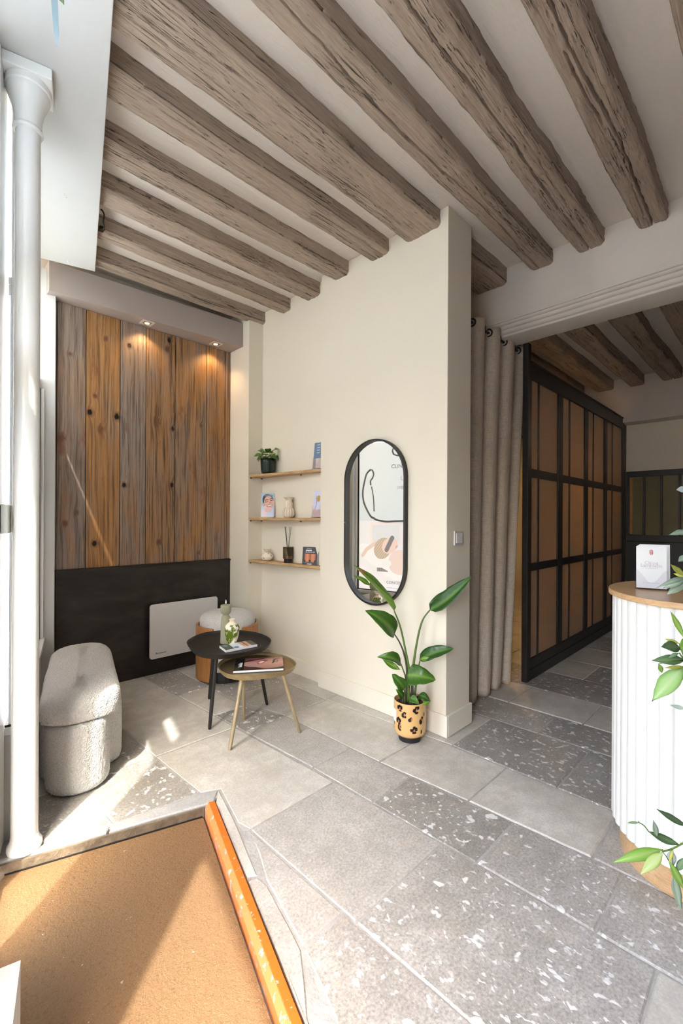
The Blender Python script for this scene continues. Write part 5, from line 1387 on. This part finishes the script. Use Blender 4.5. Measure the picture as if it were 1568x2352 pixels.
OL = [((1571, 1466), (1539, 1404), 11, BRT, -.08), ((1560, 1487), (1518, 1486), 25, DK, .04), ((1573, 1516), (1496, 1517), 22, DK, .06), ((1568, 1533), (1497, 1611), 38, dict(col=(.27, .45, .13), mid=(.5, .62, .3)), .02),
      ((1559, 1478), (1525, 1467), 8, YEL, .03), ((1595, 1484), (1556, 1490), 36, BRT, .05), ((1570, 1531), (1526, 1534), 8, YEL, .0), ((1512, 1525), (1520, 1546), 10, BRT, .05), ((1573, 1628), (1538, 1619), 9, PALE, -.05), ((1568, 1535), (1558, 1574), 10, YEL, .0), ((1558, 1500), (1534, 1511), 8, DK, .05),
      ((1580, 1124), (1553, 1125), 15, WHT, .0), ((1580, 1221), (1536, 1228), 13, GRY, .06), ((1578, 1276), (1557, 1290), 14, GRY, .0), ((1573, 1323), (1540, 1296), 12, YEL, -.03), ((1572, 1325), (1546, 1317), 7, YEL, .0), ((1573, 1328), (1505, 1351), 11, GRY, .16), ((1574, 1330), (1522, 1351), 17, GRY, .08), ((1578, 1338), (1530, 1366), 18, GRY, .05),
      ((1522, 1951), (1407, 1981), 22, BRT, .07), ((1522, 1957), (1471, 2008), 20, dict(col=(.45, .55, .18), mid=(.62, .68, .35)), .03), ((1467, 1889), (1440, 1890), 5, DK, .04), ((1560, 1940), (1488, 1909), 17, DK, -.08), ((1509, 1922), (1500, 1884), 11, GRY, .0), ((1578, 1898), (1508, 1858), 15, DK, -.04), ((1541, 1951), (1543, 1994), 17, WHT, .0),
      ((1546, 2010), (1564, 2093), 17, GRY, -.03), ((1536, 1978), (1571, 2044), 16, BRT, .06), ((1575, 1970), (1549, 2003), 14, DK, -.05), ((1545, 1952), (1536, 1980), 6, YEL, 0)]
camp = Vector((0, 0, CAM_H))
HUBS = [O_(1542, 1950), O_(1520, 1956), O_(1568, 1937), O_(1572, 1516), O_(1590, 1530), O_(1573, 1327), O_(1573, 1222), O_(1573, 1124), O_(1490, 1911), O_(1466, 1889)]
for i, (b_, t_, wpx, cdict, bend) in enumerate(OL):
    d = random.uniform(-.03, .03); B = O_(*b_, d * .3); T = O_(*t_, d)
    hub = min(HUBS, key=lambda h: (h - B).length)
    if (hub - B).length > .004: G().tube([hub, (hub + B) / 2 + Vector((0, 0, .002)), B], .0009, 5).build('petiole', M['stem'], ot, smooth='all')
    leaf(ot, B, T, wpx * FO_ / FPX * 1.08, (camp - B).normalized() + Vector((0, 0, .25)) + Vector((random.uniform(-.2, .2), random.uniform(-.2, .2), 0)), bend=bend, fold=.18, mat='olive_leaf', shape='lance', nx=4, ny=9, **cdict)
# foliage on the side of the tree that lies outside the frame
rs = random.Random(11)
g = G(); cols = []
for i in range(120):
    z = rs.uniform(.75, 1.75); a = rs.uniform(-2.4, .2); r_ = rs.uniform(.02, .20)
    B = Vector((1.40 + r_ * math.cos(a) * .8, -.08 + r_ * math.sin(a), z)); T = B + Vector((math.cos(a), math.sin(a), rs.uniform(-.6, .8))).normalized() * rs.uniform(.05, .08)
    if (T.x - T.y) / (T.x + T.y) < .80 or (B.x - B.y) / (B.x + B.y) < .80: continue
    leafgeo(g, cols, B, T, .016, Vector((0, 0, 1)), bend=.08, fold=.2, nx=2, ny=5, **rs.choice([DK, GRY, BRT]))
o = g.build('foliage', M['olive_leaf'], ot, smooth='all', cols=cols, recalc=False); o['kind'] = 'stuff'

# ------------------------------------------------------------------ near things at the left edge
pr = thing('hanging_prism', atf(126, 50, 1.2), 'slim glass prism hanging from the white lintel near the door', 'ornament')
e_ = atf(131, 106, 1.2); tpz = atf(123, -60, 1.2)
g = G(); up_ = Vector((0, 0, 1)); 
def tri(c, r): return [c + rt * (r * math.cos(a)) + Vector((r2, r2, 0)) * (r * math.sin(a)) for a in (R(100), R(220), R(340))]
g.rings([tri(e_, .0015), tri(e_ + up_ * .03, .0075), tri(Vector((tpz.x, tpz.y, tpz.z)), .0115)]); g.build('glass_rod', M['crystal'], pr)
lfp = atf(141, -6, 1.2)
leaf(pr, atf(126, -40, 1.2), atf(147, 11, 1.2), .022, vd + up * .3, bend=.0, fold=.1, name='leaf_charm', col=(.10, .16, .08), mid=(.2, .28, .15))
G().tube([tpz, Vector((tpz.x, tpz.y, 3.028))], .0012, 6).build('thread', M['satin'], pr)

wr = thing('slotted_stand', (.11, 1.07, -.045), 'white painted slotted metal stand at the bottom left corner on the mat', 'stand')
c0 = Vector((.197, 1.161)); ax_ = Vector((.2493, .9684)); bx_ = Vector((-.9684, .2493))
WM = Matrix(((bx_.x, -ax_.x, 0, c0.x), (bx_.y, -ax_.y, 0, c0.y), (0, 0, 1, 0), (0, 0, 0, 1)))   # u away from the room, v towards the camera
zt = .35
top_ = G()
for (u0, u1, v0, v1) in ((0, .24, 0, .098), (0, .014, .098, .118), (.226, .24, .098, .118), (0, .24, .118, .20), (0, .014, .20, .22), (.226, .24, .20, .22), (0, .24, .22, .32)):
    top_.box(u0, u1, v0, v1, zt - .004, zt, WM)
top_.build('slotted_top', M['white_gloss'], wr)
for (u0, u1) in ((0, .004), (.236, .24)):
    sd_ = G()
    sd_.box(u0, u1, 0, .32, .10, zt - .0042, WM); sd_.box(u0, u1, 0, .05, -.0445, .10, WM); sd_.box(u0, u1, .27, .32, -.0445, .10, WM)
    sd_.build('side_panel', M['white_gloss'], wr)
G().box(.0045, .2355, .0, .004, -.0445, zt - .0045, WM).build('end_panel', M['white_gloss'], wr)
